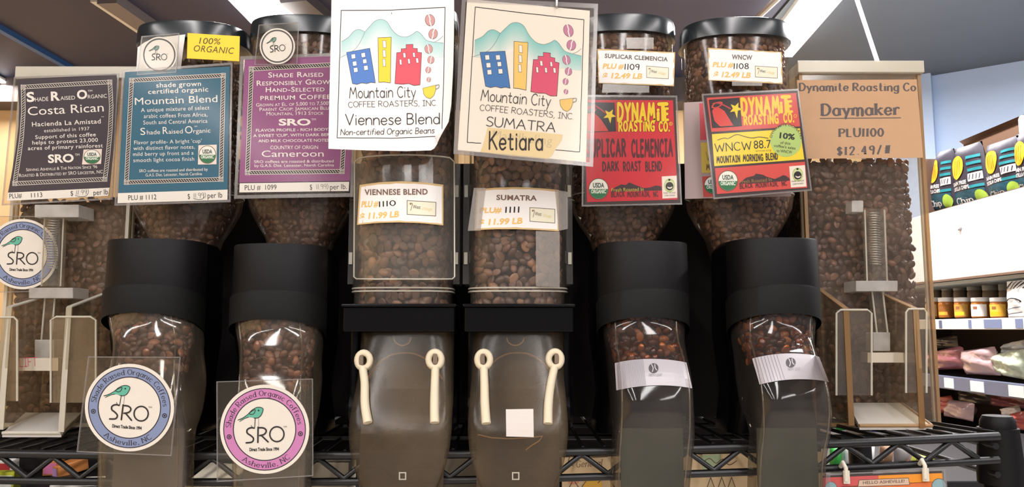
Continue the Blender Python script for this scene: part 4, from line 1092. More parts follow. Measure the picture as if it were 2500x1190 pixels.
# -- the hand-drawn city signs
VQ = [(103, 80), (897, 57), (884, 1042), (72, 1055)]
def city_art(sh, cols):
    teal, blue, yel, red, beanc, cup = cols; K = ink((60, 58, 64)); W_ = ink((236, 232, 228))
    hills = catmull([(106, 320), (160, 285), (200, 240), (240, 226), (285, 245)], 5) + catmull([(285, 245), (320, 205), (365, 160), (415, 150), (455, 170), (490, 225), (540, 272), (600, 283), (650, 262), (682, 241), (715, 262), (755, 308), (810, 322), (885, 330)], 5)
    top = [(p.x, p.y) for p in hills]
    for k in range(14):   # printed wash fading down the hills
        f = k / 13; c = tuple(int(lerp(a, b, f)) for a, b in zip(teal, (236, 231, 227)))
        lo = [(x, min(y + 14 + 190 * (k) / 13, 440)) for x, y in top]; hi = [(x, min(y + (0 if k == 0 else 14 + 190 * (k - 1) / 13), 440)) for x, y in top]
        n = len(top); sh.tri(hi + lo, [(i, i + 1, n + i + 1, n + i) for i in range(n - 1)], ink(c), 2)
    sh.line(top, 3, ink((120, 136, 136)), 3); sh.line([(285, 245), (250, 320), (200, 385), (98, 440)], 3, ink((120, 136, 136)), 3, 'C'); sh.line([(820, 320), (850, 305), (882, 276)], 3, ink((120, 136, 136)), 3, 'C')
    def bld(pts, c, wins):
        sh.poly(pts, ink(c), 4); sh.line(pts + [pts[0]], 3, K, 5)
        for w in wins: sh.poly(w, W_, 6); sh.line(w + [w[0]], 2, K, 7)
    def win(x, y, w, h, s_=0): return [(x, y), (x + w, y - s_), (x + w + 4, y + h - s_), (x + 4, y + h)]
    bld([(145, 402), (322, 370), (365, 634), (330, 630), (300, 640), (260, 634), (225, 646), (190, 640)], blue, [win(180, 418, 30, 34, 5), win(190, 473, 30, 34, 5), win(198, 522, 30, 34, 5), win(256, 408, 30, 34, 5), win(268, 456, 28, 32, 5), win(276, 506, 30, 34, 5)])
    bld([(385, 290), (486, 285), (480, 634), (430, 628), (390, 630)], yel, [win(420, 312, 24, 54), win(420, 384, 22, 54), win(420, 454, 20, 54)])
    bld([(528, 404), (562, 400), (562, 374), (600, 372), (600, 342), (652, 340), (652, 370), (686, 372), (686, 400), (718, 404), (706, 650), (660, 655), (620, 640), (570, 645), (514, 640)], red,
        [win(576, 406, 18, 36), win(650, 404, 16, 34), win(548, 456, 16, 40), win(612, 452, 16, 36), win(674, 446, 18, 36)])
    for x, y, r, q, a in ((782, 155, 38, 46, -.25), (806, 260, 35, 40, .3), (772, 375, 31, 36, -.15), (789, 458, 27, 30, .1), (769, 535, 22, 25, .2), (773, 609, 17, 19, .1)):
        sh.ell(x, y, r, q, ink((110, 84, 88)), 4, 24, a); sh.ell(x, y, r * .92, q * .92, ink(beanc), 5, 24, a)
        s_ = 1 if a > 0 else -1
        sh.line([(x + s_ * r * .3, y - q * .95), (x - s_ * r * .02, y - q * .2), (x + s_ * r * .02, y + q * .2), (x - s_ * r * .25, y + q * .95)], r * .22, ink((240, 232, 228)), 6, 'C')
    cp = [(728, 676), (825, 652), (826, 690), (812, 730), (785, 755), (755, 745), (735, 720)]
    sh.line([(826, 655), (850, 650), (848, 672), (826, 682)], 8, ink((150, 146, 140)), 4, 'C'); sh.poly(cp, ink(cup), 5); sh.line(cp + [cp[0]], 3, ink((120, 108, 80)), 6)
def card_frame(sh, pts, w=5):
    for a, b in zip(pts, pts[1:]):
        m = [(lerp(a[0], b[0], k / 6) + random.uniform(-1.3, 1.3), lerp(a[1], b[1], k / 6) + random.uniform(-1.3, 1.3)) for k in range(7)]
        m[0] = a; m[-1] = b; sh.line(m, w, INKB, 3)
sf = plane_surf(at(955, 200, .90), (0, -1, 0.03)); t = sign('coffee_sign', 'white paper city sign with its lower right corner curled, left of the sleeved one', 'sign', sf, 940, 365)
sh = Sheet(sf, crop(800, 0, 3.131))
rt = [(966, -60), (966, 200), (960, 500), (945, 800), (925, 930), (880, 1010)]
sh.body([(30, -60), (500, -62)] + rt + [(852, 1048), (838, 1100), (815, 1135), (790, 1150), (600, 1156), (300, 1150), (5, 1138), (14, 700), (24, 300)], PAPER)
city_art(sh, ((170, 208, 204), (84, 124, 190), (244, 202, 62), (214, 86, 98), (196, 146, 142), (240, 200, 70)))
card_frame(sh, [(858, 1042), (500, 1058), (72, 1055), (88, 560), (103, 80), (480, 78), (897, 57), (888, 560), (874, 985)], 5)
runs(sh, INKB, [('Mountain City', 165, 750, 675, 745, 82, dict(font='hand', jitter=.03)), ('COFFEE ROASTERS, INC.', 157, 822, 838, 808, 42, dict(font='hand', jitter=.05)), ('Viennese Blend', 135, 958, 858, 948, 82, dict(font='hand', jitter=.02)), ('Non-certified Organic Beans', 97, 1035, 815, 1020, 44, dict(font='hand', it=.12, jitter=.04, wt=.15))], layer=8)
sh.line([(488, 98), (490, 108)], 4, INKB, 4)
# the curled corner: back of the paper lifting towards the viewer, shade put into its greyer colour
cu = [(880, 1010), (905, 985), (930, 905), (890, 975)]
A = [sh.P(*p, 1, .001) for p in [(822, 1046), (880, 1008), (930, 930)]]; B = [sh.P(*p, 1, .006) for p in [(846, 1098), (862, 1062), (905, 985)]]
for i in range(2): sh.mb.poly([A[i], A[i + 1], B[i + 1], B[i]], mat('shaded_paper_back', (214, 208, 202), .7, .2))
sh.build('card', t)
mb = MB(); mb.tube([at(1060, -60, .905), at(1062, 4, .905), at(1064, 20, .925)], .0012, WIRE, 6); obj('hanging_wire', mb, t, 40)

sf = plane_surf(at(1290, 200, .885), (0, -1, 0.03)); t = sign('coffee_sign', 'white city sign in a tilted clear sleeve with a tan tape patch', 'sign', sf, 1280, 400)
sh = Sheet(sf, crop(1100, 0, 2.903)); raw = crop(1100, 0, 2.903)
sh.body([(118, -8), (560, 34), (987, 76), (960, 1150), (50, 1066)], PAPERW)
H = homog(VQ, [(175, 50), (945, 140), (915, 1078), (118, 1010)])
sh.fr = lambda x, y: raw(*H(x, y))
city_art(sh, ((134, 196, 196), (62, 116, 182), (236, 196, 110), (212, 78, 112), (190, 124, 160), (234, 192, 106)))
sh.fr = raw
card_frame(sh, [(214, 1016), (118, 1010), (146, 530), (175, 50), (560, 98), (945, 140), (930, 600), (915, 1078), (745, 1064)], 5)
runs(sh, INKB, [('Mountain City', 212, 712, 708, 756, 78, dict(font='hand', jitter=.03)), ('COFFEE ROASTERS, INC.', 205, 782, 870, 848, 42, dict(font='hand', jitter=.05)), ('SUMATRA', 250, 893, 742, 938, 66, dict(font='hand'))], layer=8)
sh.poly([(262, 905), (795, 955), (788, 995), (745, 1052), (720, 1100), (690, 1130), (430, 1108), (210, 1080), (236, 1010)], ink((226, 204, 158)), 5)
sh.text('Mandheling', 295, 985, 718, 1030, 62, ink((200, 182, 150)), 6)
sh.text('Ketiara', 270, 1060, 655, 1066, 122, INKB, 8, font='marker', jitter=.03)
sh.build('card', t)
sleeve(t, sf, [(1128, -6), (1460, 10), (1448, 408), (1107, 376)], 10)
mb = MB(); mb.tube([at(1357, -40, .884), at(1359, 14, .884), at(1361, 22, .892)], .0016, mat('steel_hook', (190, 186, 182), .25, .5, .8), 6); obj('hanging_wire', mb, t, 40)

# -- the roaster's red signs
def dynamite_logo(sh, box, inner, body, hole, fuse, star, L=4):
    sh.poly(box, ink((42, 30, 36)), L); k = ink((42, 36, 42))
    sh.poly(inner, k, L + 1); sh.poly(body, ink((214, 66, 62)), L + 2); sh.ell(*hole, ink((214, 66, 62)), L + 2, 24, -.4); sh.ell(hole[0], hole[1], hole[2] * .72, hole[3] * .66, k, L + 3, 24, -.4)
    sh.line(fuse, 13, ink((190, 60, 66)), L + 4, 'C')
    sh.poly(star, INKB, L + 5); cx = sum(p[0] for p in star) / 10; cy = sum(p[1] for p in star) / 10
    sh.poly([(cx + (x - cx) * .93, cy + (y - cy) * .93) for x, y in star], ink((240, 208, 40)), L + 6)
def star(cx, cy, r, pts=None, rot=0.2, stretch=1.25):
    out = []
    for i in range(10):
        a = rot + math.pi * i / 5; q = r if i % 2 == 0 else r * .42
        x, y = cx + q * math.cos(a), cy + q * math.sin(a)
        if i == 2: y = cy + (y - cy) * stretch
        out.append((x, y))
    return out
def chunky(sh, t, x0, y0, x1, y1, h, col, edge, L=6, e=4, font='block', **kw):
    if edge:
        sh.text(t, x0 - e, y0, x1 + e, y1, h, edge, L, font, wt=20 * e / h, **kw)
    sh.text(t, x0, y0, x1, y1, h, col, L + 1, font, **kw)
YEL = ink((236, 200, 40))
def fairtrade(sh, q, gx, gy, L=6):
    sh.poly(q, ink((238, 228, 220)), L)
    sh.ell(gx, gy, 52, 66, ink((170, 196, 110)), L + 1); sh.ell(gx, gy, 46, 56, ink((206, 214, 170)), L + 2, 30)
    sh.ell(gx, gy + 8, 38, 40, INKB, L + 3); sh.ell(gx - 2, gy - 54, 11, 10, INKB, L + 3)
    sh.ell(gx + 3, gy + 14, 25, 18, ink((238, 228, 220)), L + 4, 24); sh.ell(gx + 2, gy + 5, 25, 14, INKB, L + 5, 24)
sf = ysurf(.962, 1540, 370); t = sign('coffee_sign', 'all red coffee sign with yellow lettering, its left edge behind the sleeved city sign', 'sign', sf, 1540, 500)
sh = Sheet(sf, crop(1410, 220, 3.966))
sh.body([(50, 68), (945, 74), (992, 1092), (72, 1108)], ink((62, 48, 52)))
sh.poly([(62, 96), (924, 100), (970, 1062), (92, 1086)], ink((204, 42, 58)), 2)
dynamite_logo(sh, [(62, 118), (358, 122), (374, 402), (74, 414)], [(66, 128), (348, 130), (362, 396), (300, 398)], [(68, 230), (120, 215), (165, 225), (230, 290), (300, 398), (100, 404), (72, 300)], (120, 200, 60, 40), [(110, 180), (150, 150), (200, 170), (270, 225)], star(310, 245, 70))
chunky(sh, 'DYNAM', 380, 292, 755, 292, 156, YEL, INKB); chunky(sh, 'i', 765, 290, 795, 290, 112, YEL, INKB); chunky(sh, 'T', 772, 290, 884, 288, 152, YEL, INKB); chunky(sh, 'E', 842, 290, 886, 289, 108, YEL, INKB)
chunky(sh, 'ROASTiNG', 394, 396, 748, 394, 90, YEL, INKB, e=3); chunky(sh, 'CO.', 784, 397, 894, 396, 86, YEL, INKB, e=3)
sh.annulus(902, 328, 17, 18, 12, 13, YEL, 7, 20); sh.text('R', 896, 336, 908, 336, 16, YEL, 7)
D = ink((84, 34, 44))
for w_, a, b in (('SUPLICAR', 86, 472), ('CLEMENCIA', 520, 925)): sh.text(w_, a, 640, b, 634, 148, D, 4, 'block')
for w_, a, b in (('DARK', 240, 402), ('ROAST', 440, 618), ('BLEND', 656, 818)): sh.text(w_, a, 784, b, 778, 82, D, 4, 'block')
usda(sh, None, 203, 958, 98, 103)
MT = ink((66, 46, 54))
sh.poly([(320, 988), (360, 945), (420, 915), (470, 920), (500, 895), (560, 920), (640, 950), (700, 945), (760, 925), (800, 930), (815, 942), (815, 974), (600, 978)], MT, 4)
sh.text('Fresh Roasted In', 328, 986, 640, 978, 34, ink((198, 182, 70)), 6)
for w_, a, b in (('BLACK', 325, 458), ('MOUNTAIN,', 480, 702), ('NC', 735, 782)): sh.text(w_, a, 1036, b, 1030, 46, ink((96, 34, 46)), 6, 'block')
fairtrade(sh, [(815, 838), (960, 830), (965, 1045), (822, 1052)], 890, 925)
runs(sh, INKB, [('FAIR TRADE', 833, 1006, 948, 1003, 14), ('CERTIFIED', 843, 1031, 942, 1028, 14)], layer=8)
sh.build('card', t)
sleeve(t, sf, [(1422, 232), (1653, 234), (1665, 500), (1420, 505)], 4)

# faded older sign behind the red and yellow one
sf = ysurf(.985, 1720, 370); t = sign('coffee_sign', 'older faded sign showing only a strip behind the red and yellow one', 'sign', sf, 1720, 490)
sh = Sheet(sf, crop(1690, 200, 3.968))
sh.body([(-78, 200), (900, 150), (960, 1110), (-70, 1135)], mat('faded_plastic_card', (172, 150, 146), .5, .3))
sh.poly([(68, 210), (900, 160), (900, 540), (78, 565)], ink((196, 84, 90)), 2); sh.poly([(82, 590), (900, 560), (900, 850), (92, 885)], ink((206, 178, 84)), 2); sh.poly([(95, 918), (900, 880), (900, 1080), (108, 1118)], ink((196, 84, 80)), 2)
sh.text('WNCW', 135, 765, 400, 750, 85, ink((120, 96, 70)), 4, 'hand'); sh.text('MOUNTAIN', 135, 852, 420, 840, 48, ink((120, 96, 70)), 4, 'block')
usda(sh, None, 205, 1000, 92, 88); sh.build('card', t)

sf = ysurf(.950, 1845, 350); t = sign('coffee_sign', 'tilted red and yellow coffee sign with a round green sticker', 'sign', sf, 1845, 485)
sh = Sheet(sf, crop(1690, 200, 3.968))
sh.body([(106, 134), (1020, 84), (1146, 1046), (210, 1122)], ink((62, 46, 52)))
RED = ink((212, 78, 74))
sh.poly([(140, 155), (1005, 108), (1045, 432), (185, 485)], RED, 2)
dynamite_logo(sh, [(160, 175), (456, 153), (482, 432), (192, 450)], [(176, 192), (442, 174), (464, 420), (210, 438)], [(192, 285), (205, 262), (258, 250), (310, 282), (398, 424), (270, 433), (215, 380)], (240, 225, 58, 26), [(200, 215), (240, 205), (300, 225), (370, 262)], star(420, 262, 70, rot=.1, stretch=1.5))
chunky(sh, 'DYNAM', 472, 316, 852, 296, 146, YEL, None); chunky(sh, 'i', 852, 296, 880, 294, 104, YEL, None); chunky(sh, 'T', 858, 294, 962, 290, 146, YEL, None); chunky(sh, 'E', 924, 292, 976, 288, 100, YEL, None)
chunky(sh, 'ROASTiNG', 497, 416, 838, 398, 84, YEL, None); chunky(sh, 'CO.', 882, 392, 988, 386, 82, YEL, None)
sh.annulus(997, 332, 15, 16, 11, 12, YEL, 7, 20)
sh.poly([(190, 508), (1042, 450), (1085, 752), (214, 818)], ink((236, 212, 52)), 3)
sh.line([(245, 565), (310, 545), (350, 550), (430, 512), (520, 535), (590, 545), (650, 535), (735, 548)], 7, INKB, 4, 'C')
sh.text('WNCW', 218, 680, 577, 655, 78, INKB, 5, 'thin', wt=.5); sh.text('88.7', 597, 650, 765, 640, 78, INKB, 5)
sh.text('wncw.org', 612, 680, 765, 670, 20, ink((150, 110, 50)), 5)
for w_, a, b, ya, yb in (('MOUNTAIN', 235, 465, 786, 774), ('MORNING', 490, 688, 770, 762), ('BLEND', 712, 832, 758, 750)): sh.text(w_, a, ya, b, yb, 58, ink((66, 48, 40)), 5, 'block')
sh.ell(908, 572, 152, 156, ink((176, 204, 120)), 6)
sh.text('10%', 842, 545, 990, 562, 52, INKB, 8, wt=.034)
runs(sh, ink((60, 60, 44)), [('of this', 850, 602, 948, 612, 26, dict(wt=.008)), ("coffee's sales", 790, 630, 998, 658, 26, dict(wt=.008)), ('to WNCW', 815, 680, 965, 698, 28, dict(wt=.008))], layer=8)
sh.arc('DYNAMITE DONATES', 908, 572, 140, 144, 168, 6, 24, ink((60, 60, 44)), 8, 'sans', .008)
sh.poly([(220, 838), (1090, 775), (1115, 1025), (240, 1088)], RED, 3)
usda(sh, None, 345, 960, 97, 100)
sh.poly([(450, 990), (520, 930), (600, 910), (615, 890), (680, 900), (720, 920), (800, 942), (850, 920), (880, 905), (910, 912), (940, 935), (945, 958), (600, 985)], MT, 4)
sh.text('Fresh Roasted In', 460, 986, 770, 964, 34, ink((160, 120, 66)), 6)
for w_, a, b in (('BLACK', 460, 588), ('MOUNTAIN,', 612, 832), ('NC', 868, 918)): sh.text(w_, a, 1036 - (a - 460) * .065, b, 1032 - (b - 460) * .065, 42, ink((104, 40, 46)), 6, 'block')
fairtrade(sh, [(938, 820), (1090, 808), (1105, 1015), (955, 1025)], 1020, 900)
runs(sh, INKB, [('FAIR TRADE', 962, 974, 1082, 964, 14), ('CERTIFIED', 972, 1000, 1076, 992, 14)], layer=8)
sh.build('card', t)
sleeve(t, sf, [(1713, 230), (1949, 217), (1982, 466), (1742, 487)], 4)

# -- brown kraft sign
sf = ysurf(1.028, 2095, 290); t = sign('coffee_sign', 'brown kraft paper sign with dark serif lettering, on the right square bin', 'sign', sf, 2095, 388)
sh = Sheet(sf, crop(1640, 0, 1.983))
sh.body([(606, 388), (1186, 385), (1217, 764), (640, 769)], mat('kraft_paper', (190, 152, 118), .8, .15, noise=.05, nscale=60))
KD = ink((92, 84, 82))
runs(sh, KD, [('Dynamite Roasting Co.', 614, 440, 1196, 440, 37, dict(font='fat')), ('Daymaker', 720, 560, 1104, 556, 56, dict(font='fat')), ('PLU1100', 806, 663, 1028, 660, 38, dict(font='fat')), ('$12.49/#', 800, 752, 1060, 742, 38, dict(font='fat', track=.1))])
sh.line([(718, 574), (1108, 571)], 4, KD, 3)
sh.build('card', t)

# -- yellow tag
sf = ysurf(.980, 520, 115); sh = Sheet(sf, crop(0, 0, 2.778))
sh.body([(1272, 224), (1626, 246), (1622, 416), (1268, 396)], mat('yellow_tag_paper', (244, 204, 66), .6, .2))
runs(sh, ink((96, 84, 50)), [('100%', 1350, 296, 1492, 302, 40, dict(it=.18)), ('ORGANIC', 1310, 348, 1580, 366, 42, dict(it=.18, track=.05))])
tag(sh.build('organic_tag', None), 'yellow tag reading 100% organic, stuck under the leftmost lid', 'tag')

# -- round bird badges
def badge_art(sh, ringc, small):
    P = lambda pts: [((x - 552) / 480, (563 - y) / 480) for x, y in pts]
    L = lambda p, w, m, l=5, k='L': sh.line(P(p), w / 480, m, l, k)
    sh.body([(math.cos(2 * math.pi * i / 56), math.sin(2 * math.pi * i / 56)) for i in range(56)], PAPER, .0005)
    k = ink((40, 32, 50))
    if small:
        sh.annulus(0, 0, .92, .92, .84, .84, ink((84, 84, 86)), 2)
    else:
        sh.annulus(0, 0, .915, .915, .70, .70, ink(ringc), 2)
        sh.annulus(0, 0, .925, .925, .905, .905, k, 3); sh.annulus(0, 0, .71, .71, .688, .688, k, 3)
        sh.arcu('Shade Raised Organic Coffees', .755, 177, 8, .115, k)
        sh.arcu('Asheville, NC', .862, 233, 312, .115, k, True)
        for a in (192, -7):
            c, s_ = .81 * math.cos(math.radians(a)), .81 * math.sin(math.radians(a)); sh.annulus(c, s_, .055, .055, .035, .035, k, 4, 18); sh.ell(c, s_, .022, .022, k, 4, 10)
        sh.text('Direct Trade Since 1994', *P([(390, 797)])[0], *P([(708, 790)])[0], -.07, INKB, 5, 'sans', .034)
    G = ink((96, 186, 166)) if not small else ink((132, 168, 156))
    bird = [(537, 345), (520, 330), (490, 325), (455, 333), (410, 362), (380, 396), (345, 425), (320, 440), (268, 463), (300, 462), (345, 440), (380, 432), (405, 432), (440, 441), (480, 439), (512, 415), (530, 378)]
    sh.poly(P(bird), G, 4)
    w = 8 if not small else 12
    L([(268, 463), (320, 440), (380, 396), (410, 362), (455, 333), (490, 325), (520, 330), (537, 345), (530, 378), (512, 415), (480, 439), (440, 441)], w, INKB, 5, 'C')
    L([(285, 478), (340, 445), (380, 432)], w * .8, INKB, 5, 'C'); L([(385, 388), (410, 372), (450, 350), (446, 382), (425, 402), (395, 400), (385, 388)], w, INKB, 5, 'C')
    sh.ell(*P([(488, 360)])[0], 9 / 480, 9 / 480, INKB, 6, 12)
    L([(452, 440), (446, 545)], w, INKB); L([(487, 440), (489, 530)], w * .5, ink((120, 116, 118))); L([(408, 520), (425, 545), (440, 550)], w * .7, INKB, 5, 'C')
    w2 = 17 if not small else 22
    L([(440, 550), (415, 545), (385, 552), (364, 572), (368, 605), (405, 630), (433, 660), (425, 692), (400, 704), (355, 708)], w2, INKB, 5, 'C')
    L([(483, 540), (480, 703)], w2, INKB); L([(483, 546), (535, 547), (565, 565), (568, 592), (545, 618), (500, 630)], w2, INKB, 5, 'C'); L([(518, 628), (590, 698)], w2, INKB)
    sh.annulus(*P([(685, 615)])[0], 84 / 480, 88 / 480, 68 / 480, 72 / 480, INKB, 5, 40)
    sh.text('TM', *P([(755, 545)])[0], *P([(792, 543)])[0], -.035, INKB, 5)
def arcu(sh, t, r, a0, a1, h, m, inside=False):
    g = layout(t, 'serif'); xs = [p[0] for v, f in g for p in v]; A, B = min(xs), max(xs)
    for v, f in g:
        q = []
        for gx, gy, gz in v:
            th = math.radians(lerp(a0, a1, (gx - A) / (B - A))); k = r + (-gy * h if inside else gy * h); q.append((k * math.cos(th), k * math.sin(th), gz))
        sh.tri(q, f, m, 5)
def badge(label, surf, cx, cy, rx, ry, rot, ringc, backing, small=False, group=None):
    t = thing('badge_sticker', label, 'sticker', surf(cx, cy + ry))
    c, s_ = math.cos(rot), math.sin(rot)
    sh = Sheet(surf, lambda u, v: (cx + u * rx * c + v * ry * s_, cy + u * rx * s_ - v * ry * c))
    sh.arcu = lambda *a: arcu(sh, *a)
    badge_art(sh, ringc, small); sh.build('round_label', t)
    sleeve(t, surf, backing, 2.0, .0010, .0019, 'clear_backing')
BLUE_R, PINK_R = (132, 148, 190), (206, 132, 192)
badge('blue ringed bird sticker hanging on the chute of the leftmost round bin', plane_surf(at(316, 996, .838), (0, -1, -.06)), 316, 996, 109, 107, math.radians(6), BLUE_R, [(216, 871), (441, 872), (419, 1114), (188, 1104)])
badge('pink ringed bird sticker hanging on a round bin chute', plane_surf(at(646, 1050, .842), (0, -1, -.06)), 646, 1049, 109, 109, 0, PINK_R, [(529, 932), (764, 925), (765, 1163), (530, 1177)])
badge('blue ringed bird sticker behind the left plunger, cut by the picture edge', ysurf(1.032, 55, 620), 55, 621, 87, 86, math.radians(3), BLUE_R, [(-52, 528), (146, 528), (146, 712), (-52, 716)])
badge('small round bird sticker with grey ring beside the yellow tag', ysurf(.972, 390, 135), 389, 134, 43, 44, math.radians(2), None, [(346, 89), (438, 81), (431, 178), (335, 184)], True)
badge('small round bird sticker with grey ring above the purple sign', ysurf(.964, 677, 110), 677, 113, 43, 44, math.radians(-4), None, [(632, 61), (730, 54), (726, 158), (621, 159)], True)
# white hopper label showing behind the first small badge
sh = Sheet(ysurf(.990, 380, 140)); sh.body([(352, 104), (372, 94), (452, 84), (440, 176), (332, 182), (336, 116)], PAPER)
tag(sh.build('paper_label', None), 'blank white paper label behind the small bird sticker beside the yellow tag', 'label')

# -- price labels
TAN, ORG = ink((206, 176, 124)), ink((226, 184, 106))
def ragged(sh, q, m, edge):
    (ax, ay), (bx, by), (cx, cy), (dx, dy) = q; rr = random.Random(len(sh.mb.v)); P = []
    for (p, r) in (((ax, ay), (bx, by)), ((bx, by), (cx, cy)), ((cx, cy), (dx, dy)), ((dx, dy), (ax, ay))):
        for i in range(12):
            u = i / 12; P.append((lerp(p[0], r[0], u), lerp(p[1], r[1], u)))
    mx, my = (ax + cx) / 2, (ay + cy) / 2
    sh.poly([(mx + (x - mx) * (1 - edge * rr.uniform(.15, 1)), my + (y - my) * (1 - 2 * edge * rr.uniform(.2, 1))) for x, y in P], m, 2)
def price_label(label, surf, fr, outer, title, tcol, plu, num, price, box, tape=None, curved=False):
    t = thing('price_label', label, 'price label', surf(*fr(*outer[3])))
    sh = Sheet(surf, fr)
    if curved:
        n = len(outer); tp, bt = curved
        sh.band(tp, bt, TAN, 1, 14, .0005); k = .9
        cx = (tp[0][0] + tp[-1][0]) / 2; my = (tp[0][1] + bt[0][1]) / 2
        rr = random.Random(3); f = lambda c, e: [(lerp(cx, x, .965), lerp(my, y, e * rr.uniform(.96, 1.0))) for x, y in c]
        def dn(c): return [(lerp(a[0], b[0], i / 4), lerp(a[1], b[1], i / 4)) for a, b in zip(c, c[1:]) for i in range(4)] + [c[-1]]
        sh.band(f(dn(tp), .93), f(dn(bt), .93), PAPER, 2, 14)
    else:
        sh.body(outer, TAN); ragged(sh, outer, PAPER, .045)
    x0, y0, x1, y1, h = title[1]; sh.text(title[0], x0, y0, x1, y1, h, tcol, 5, wt=.034, track=.06)
    sh.text(plu[0], *plu[1], ORG, 5, wt=.034, it=.2); sh.text(num[0], *num[1], INKB, 6, font='marker')
    sh.text(price[0], *price[1], ORG, 5, wt=.034, it=.2)
    b = box; g = ink((112, 104, 88)); sh.line(b + [b[0]], 5, g, 4, sub=8); sh.band([b[0], b[1]], [b[3], b[2]], ink((228, 222, 198)), 3, 10)
    u = lambda a, c: (b[0][0] + (b[1][0] - b[0][0]) * a + (b[3][0] - b[0][0]) * c, b[0][1] + (b[1][1] - b[0][1]) * a + (b[3][1] - b[0][1]) * c)
    sh.line([u(.1, .2), u(.18, .18), u(.16, .45), u(.12, .7)], 4, g, 5, 'C'); sh.ell(*u(.12, .22), 8, 8, ink((150, 110, 70)), 6, 12); h_ = abs(b[3][1] - b[0][1])
    sh.text('West', *u(.2, .55), *u(.46, .55), h_ * .26, ink((70, 66, 60)), 6); sh.text('Village', *u(.5, .62), *u(.86, .62), h_ * .22, ink((222, 206, 150)), 6)
    sh.build('card', t)
    if tape:
        for q in tape:
            mb = MB(); mb.slab([surf(*fr(*p), .0009) for p in q], (0, -1, 0), .0003, TAPE); obj('tape', mb, t, 0)
BR = ink((120, 96, 82)); GR = ink((116, 110, 104))
price_label('beige price label on the lid end of the round bin with the all red sign', ysurf(.985, 1550, 165), crop(1440, 0, 4.76), [(86, 568), (992, 608), (978, 1002), (100, 968)], ('SUPLICAR CLEMENCIA', (172, 672, 905, 714, 46)), GR, ('PLU #', (148, 796, 388, 800, 54)), ('1109', (402, 808, 576, 812, 62)), ('$ 12.49 LB', (145, 908, 605, 915, 58)), [(658, 768), (915, 790), (912, 918), (660, 902)],
            [[(420, 440), (740, 440), (740, 570), (430, 570)], [(150, 975), (690, 1000), (690, 1080), (140, 1080)]])
price_label('tilted beige price label on the round bin nearest the cardboard coloured sign', ysurf(.982, 1815, 160), crop(1440, 0, 4.76), [(1375, 555), (2230, 605), (2242, 976), (1378, 934)], ('WNCW', (1648, 688, 1886, 698, 52)), GR, ('PLU #', (1425, 778, 1662, 784, 54)), ('1108', (1670, 800, 1846, 800, 60)), ('$ 12.49 LB', (1435, 892, 1865, 905, 58)), [(1920, 768), (2180, 785), (2180, 910), (1922, 895)],
            [[(1650, 945), (2000, 962), (2000, 1000), (1650, 1000)]])
s3 = lambda px, py, off=0.0: cs(px, py, off + .0022)
price_label('curved beige price label on the clear cover of the left centre tube', s3, crop(850, 360, 3.218), [(90, 290), (745, 290), (745, 612), (68, 610)], ('VIENNESE BLEND', (128, 374, 625, 370, 42)), BR, ('PLU #', (102, 470, 232, 466, 44)), ('1110', (242, 468, 376, 456, 40)), ('$ 11.99 LB', (90, 566, 398, 546, 44)), [(463, 418), (690, 432), (688, 540), (463, 527)],
            curved=([(90, 296), (250, 274), (420, 266), (600, 276), (748, 294)], [(70, 610), (230, 594), (400, 590), (580, 596), (748, 614)]))
s4 = curved_surf(.944, 1262, .0035)
price_label('curved beige price label taped to the right centre tube', s4, crop(1120, 390, 3.4), [(150, 245), (830, 250), (830, 595), (130, 585)], ('SUMATRA', (312, 334, 648, 340, 40)), BR, ('PLU#', (172, 443, 352, 440, 42)), ('1111', (385, 440, 505, 438, 46)), ('$ 11.99 LB', (165, 545, 528, 530, 46)), [(590, 398), (798, 412), (798, 527), (590, 512)],
            [[(125, 235), (225, 235), (180, 590), (75, 592)], [(800, 250), (905, 268), (905, 575), (830, 592)], [(640, 592), (838, 600), (838, 1060), (640, 1050)]], curved=([(150, 246), (320, 232), (490, 228), (660, 236), (832, 252)], [(130, 586), (300, 578), (480, 578), (650, 584), (832, 596)]))

# -- grey maker's labels on the two right-hand chutes, white square on the centre chute
def chute_label(label, rings, q, cols):
    sv = surf_of(rings); sh = Sheet(sv); n = 14
    T = lambda u: (lerp(q[0][0], q[1][0], u), lerp(q[0][1], q[1][1], u) - 9 * 4 * u * (1 - u)); B = lambda u: (lerp(q[3][0], q[2][0], u), lerp(q[3][1], q[2][1], u) - 9 * 4 * u * (1 - u))
    sh.LY = .00018
    m = mat('silver_label', (178, 172, 176), .35, .5)
    nv_ = 6
    for i in range(n):
        for j in range(nv_):
            f = lambda u, v: (lerp(T(u)[0], B(u)[0], v), lerp(T(u)[1], B(u)[1], v))
            sh.poly([f(i / n, j / nv_), f(i / n, (j + 1) / nv_), f((i + 1) / n, (j + 1) / nv_), f((i + 1) / n, j / nv_)], m, 6)
    f = lambda u, v: (lerp(T(u)[0], B(u)[0], v), lerp(T(u)[1], B(u)[1], v))
    for k in range(cols):
        u = .03 + k * .37 / cols
        for j in range(nv_): sh.line([f(u, .02 + .96 * j / nv_), f(u, .02 + .96 * (j + 1) / nv_)], 1.3, ink((140, 134, 138)), 7)
    c = f(.52, .36); sh.ell(c[0], c[1], 12, 12, ink((84, 80, 82)), 8, 24); sh.line([(c[0] - 5, c[1] - 9), (c[0] - 1, c[1]), (c[0] - 3, c[1] + 9)], 2, ink((190, 186, 186)), 9, 'C'); sh.line([(c[0] + 3, c[1] - 9), (c[0] + 4, c[1]), (c[0] + 8, c[1] + 5)], 2, ink((190, 186, 186)), 9, 'C')
    a, b = f(.44, .66), f(.62, .66); sh.text('NEW LEAF', a[0], a[1], b[0], b[1], 7, ink((152, 148, 150)), 8)
    tag(sh.build('chute_label', None), label, 'label')
chute_label('striped silver maker label across the chute next to the centre tubes', B3[2], [(1503, 888), (1674, 887), (1688, 949), (1507, 954)], 22)
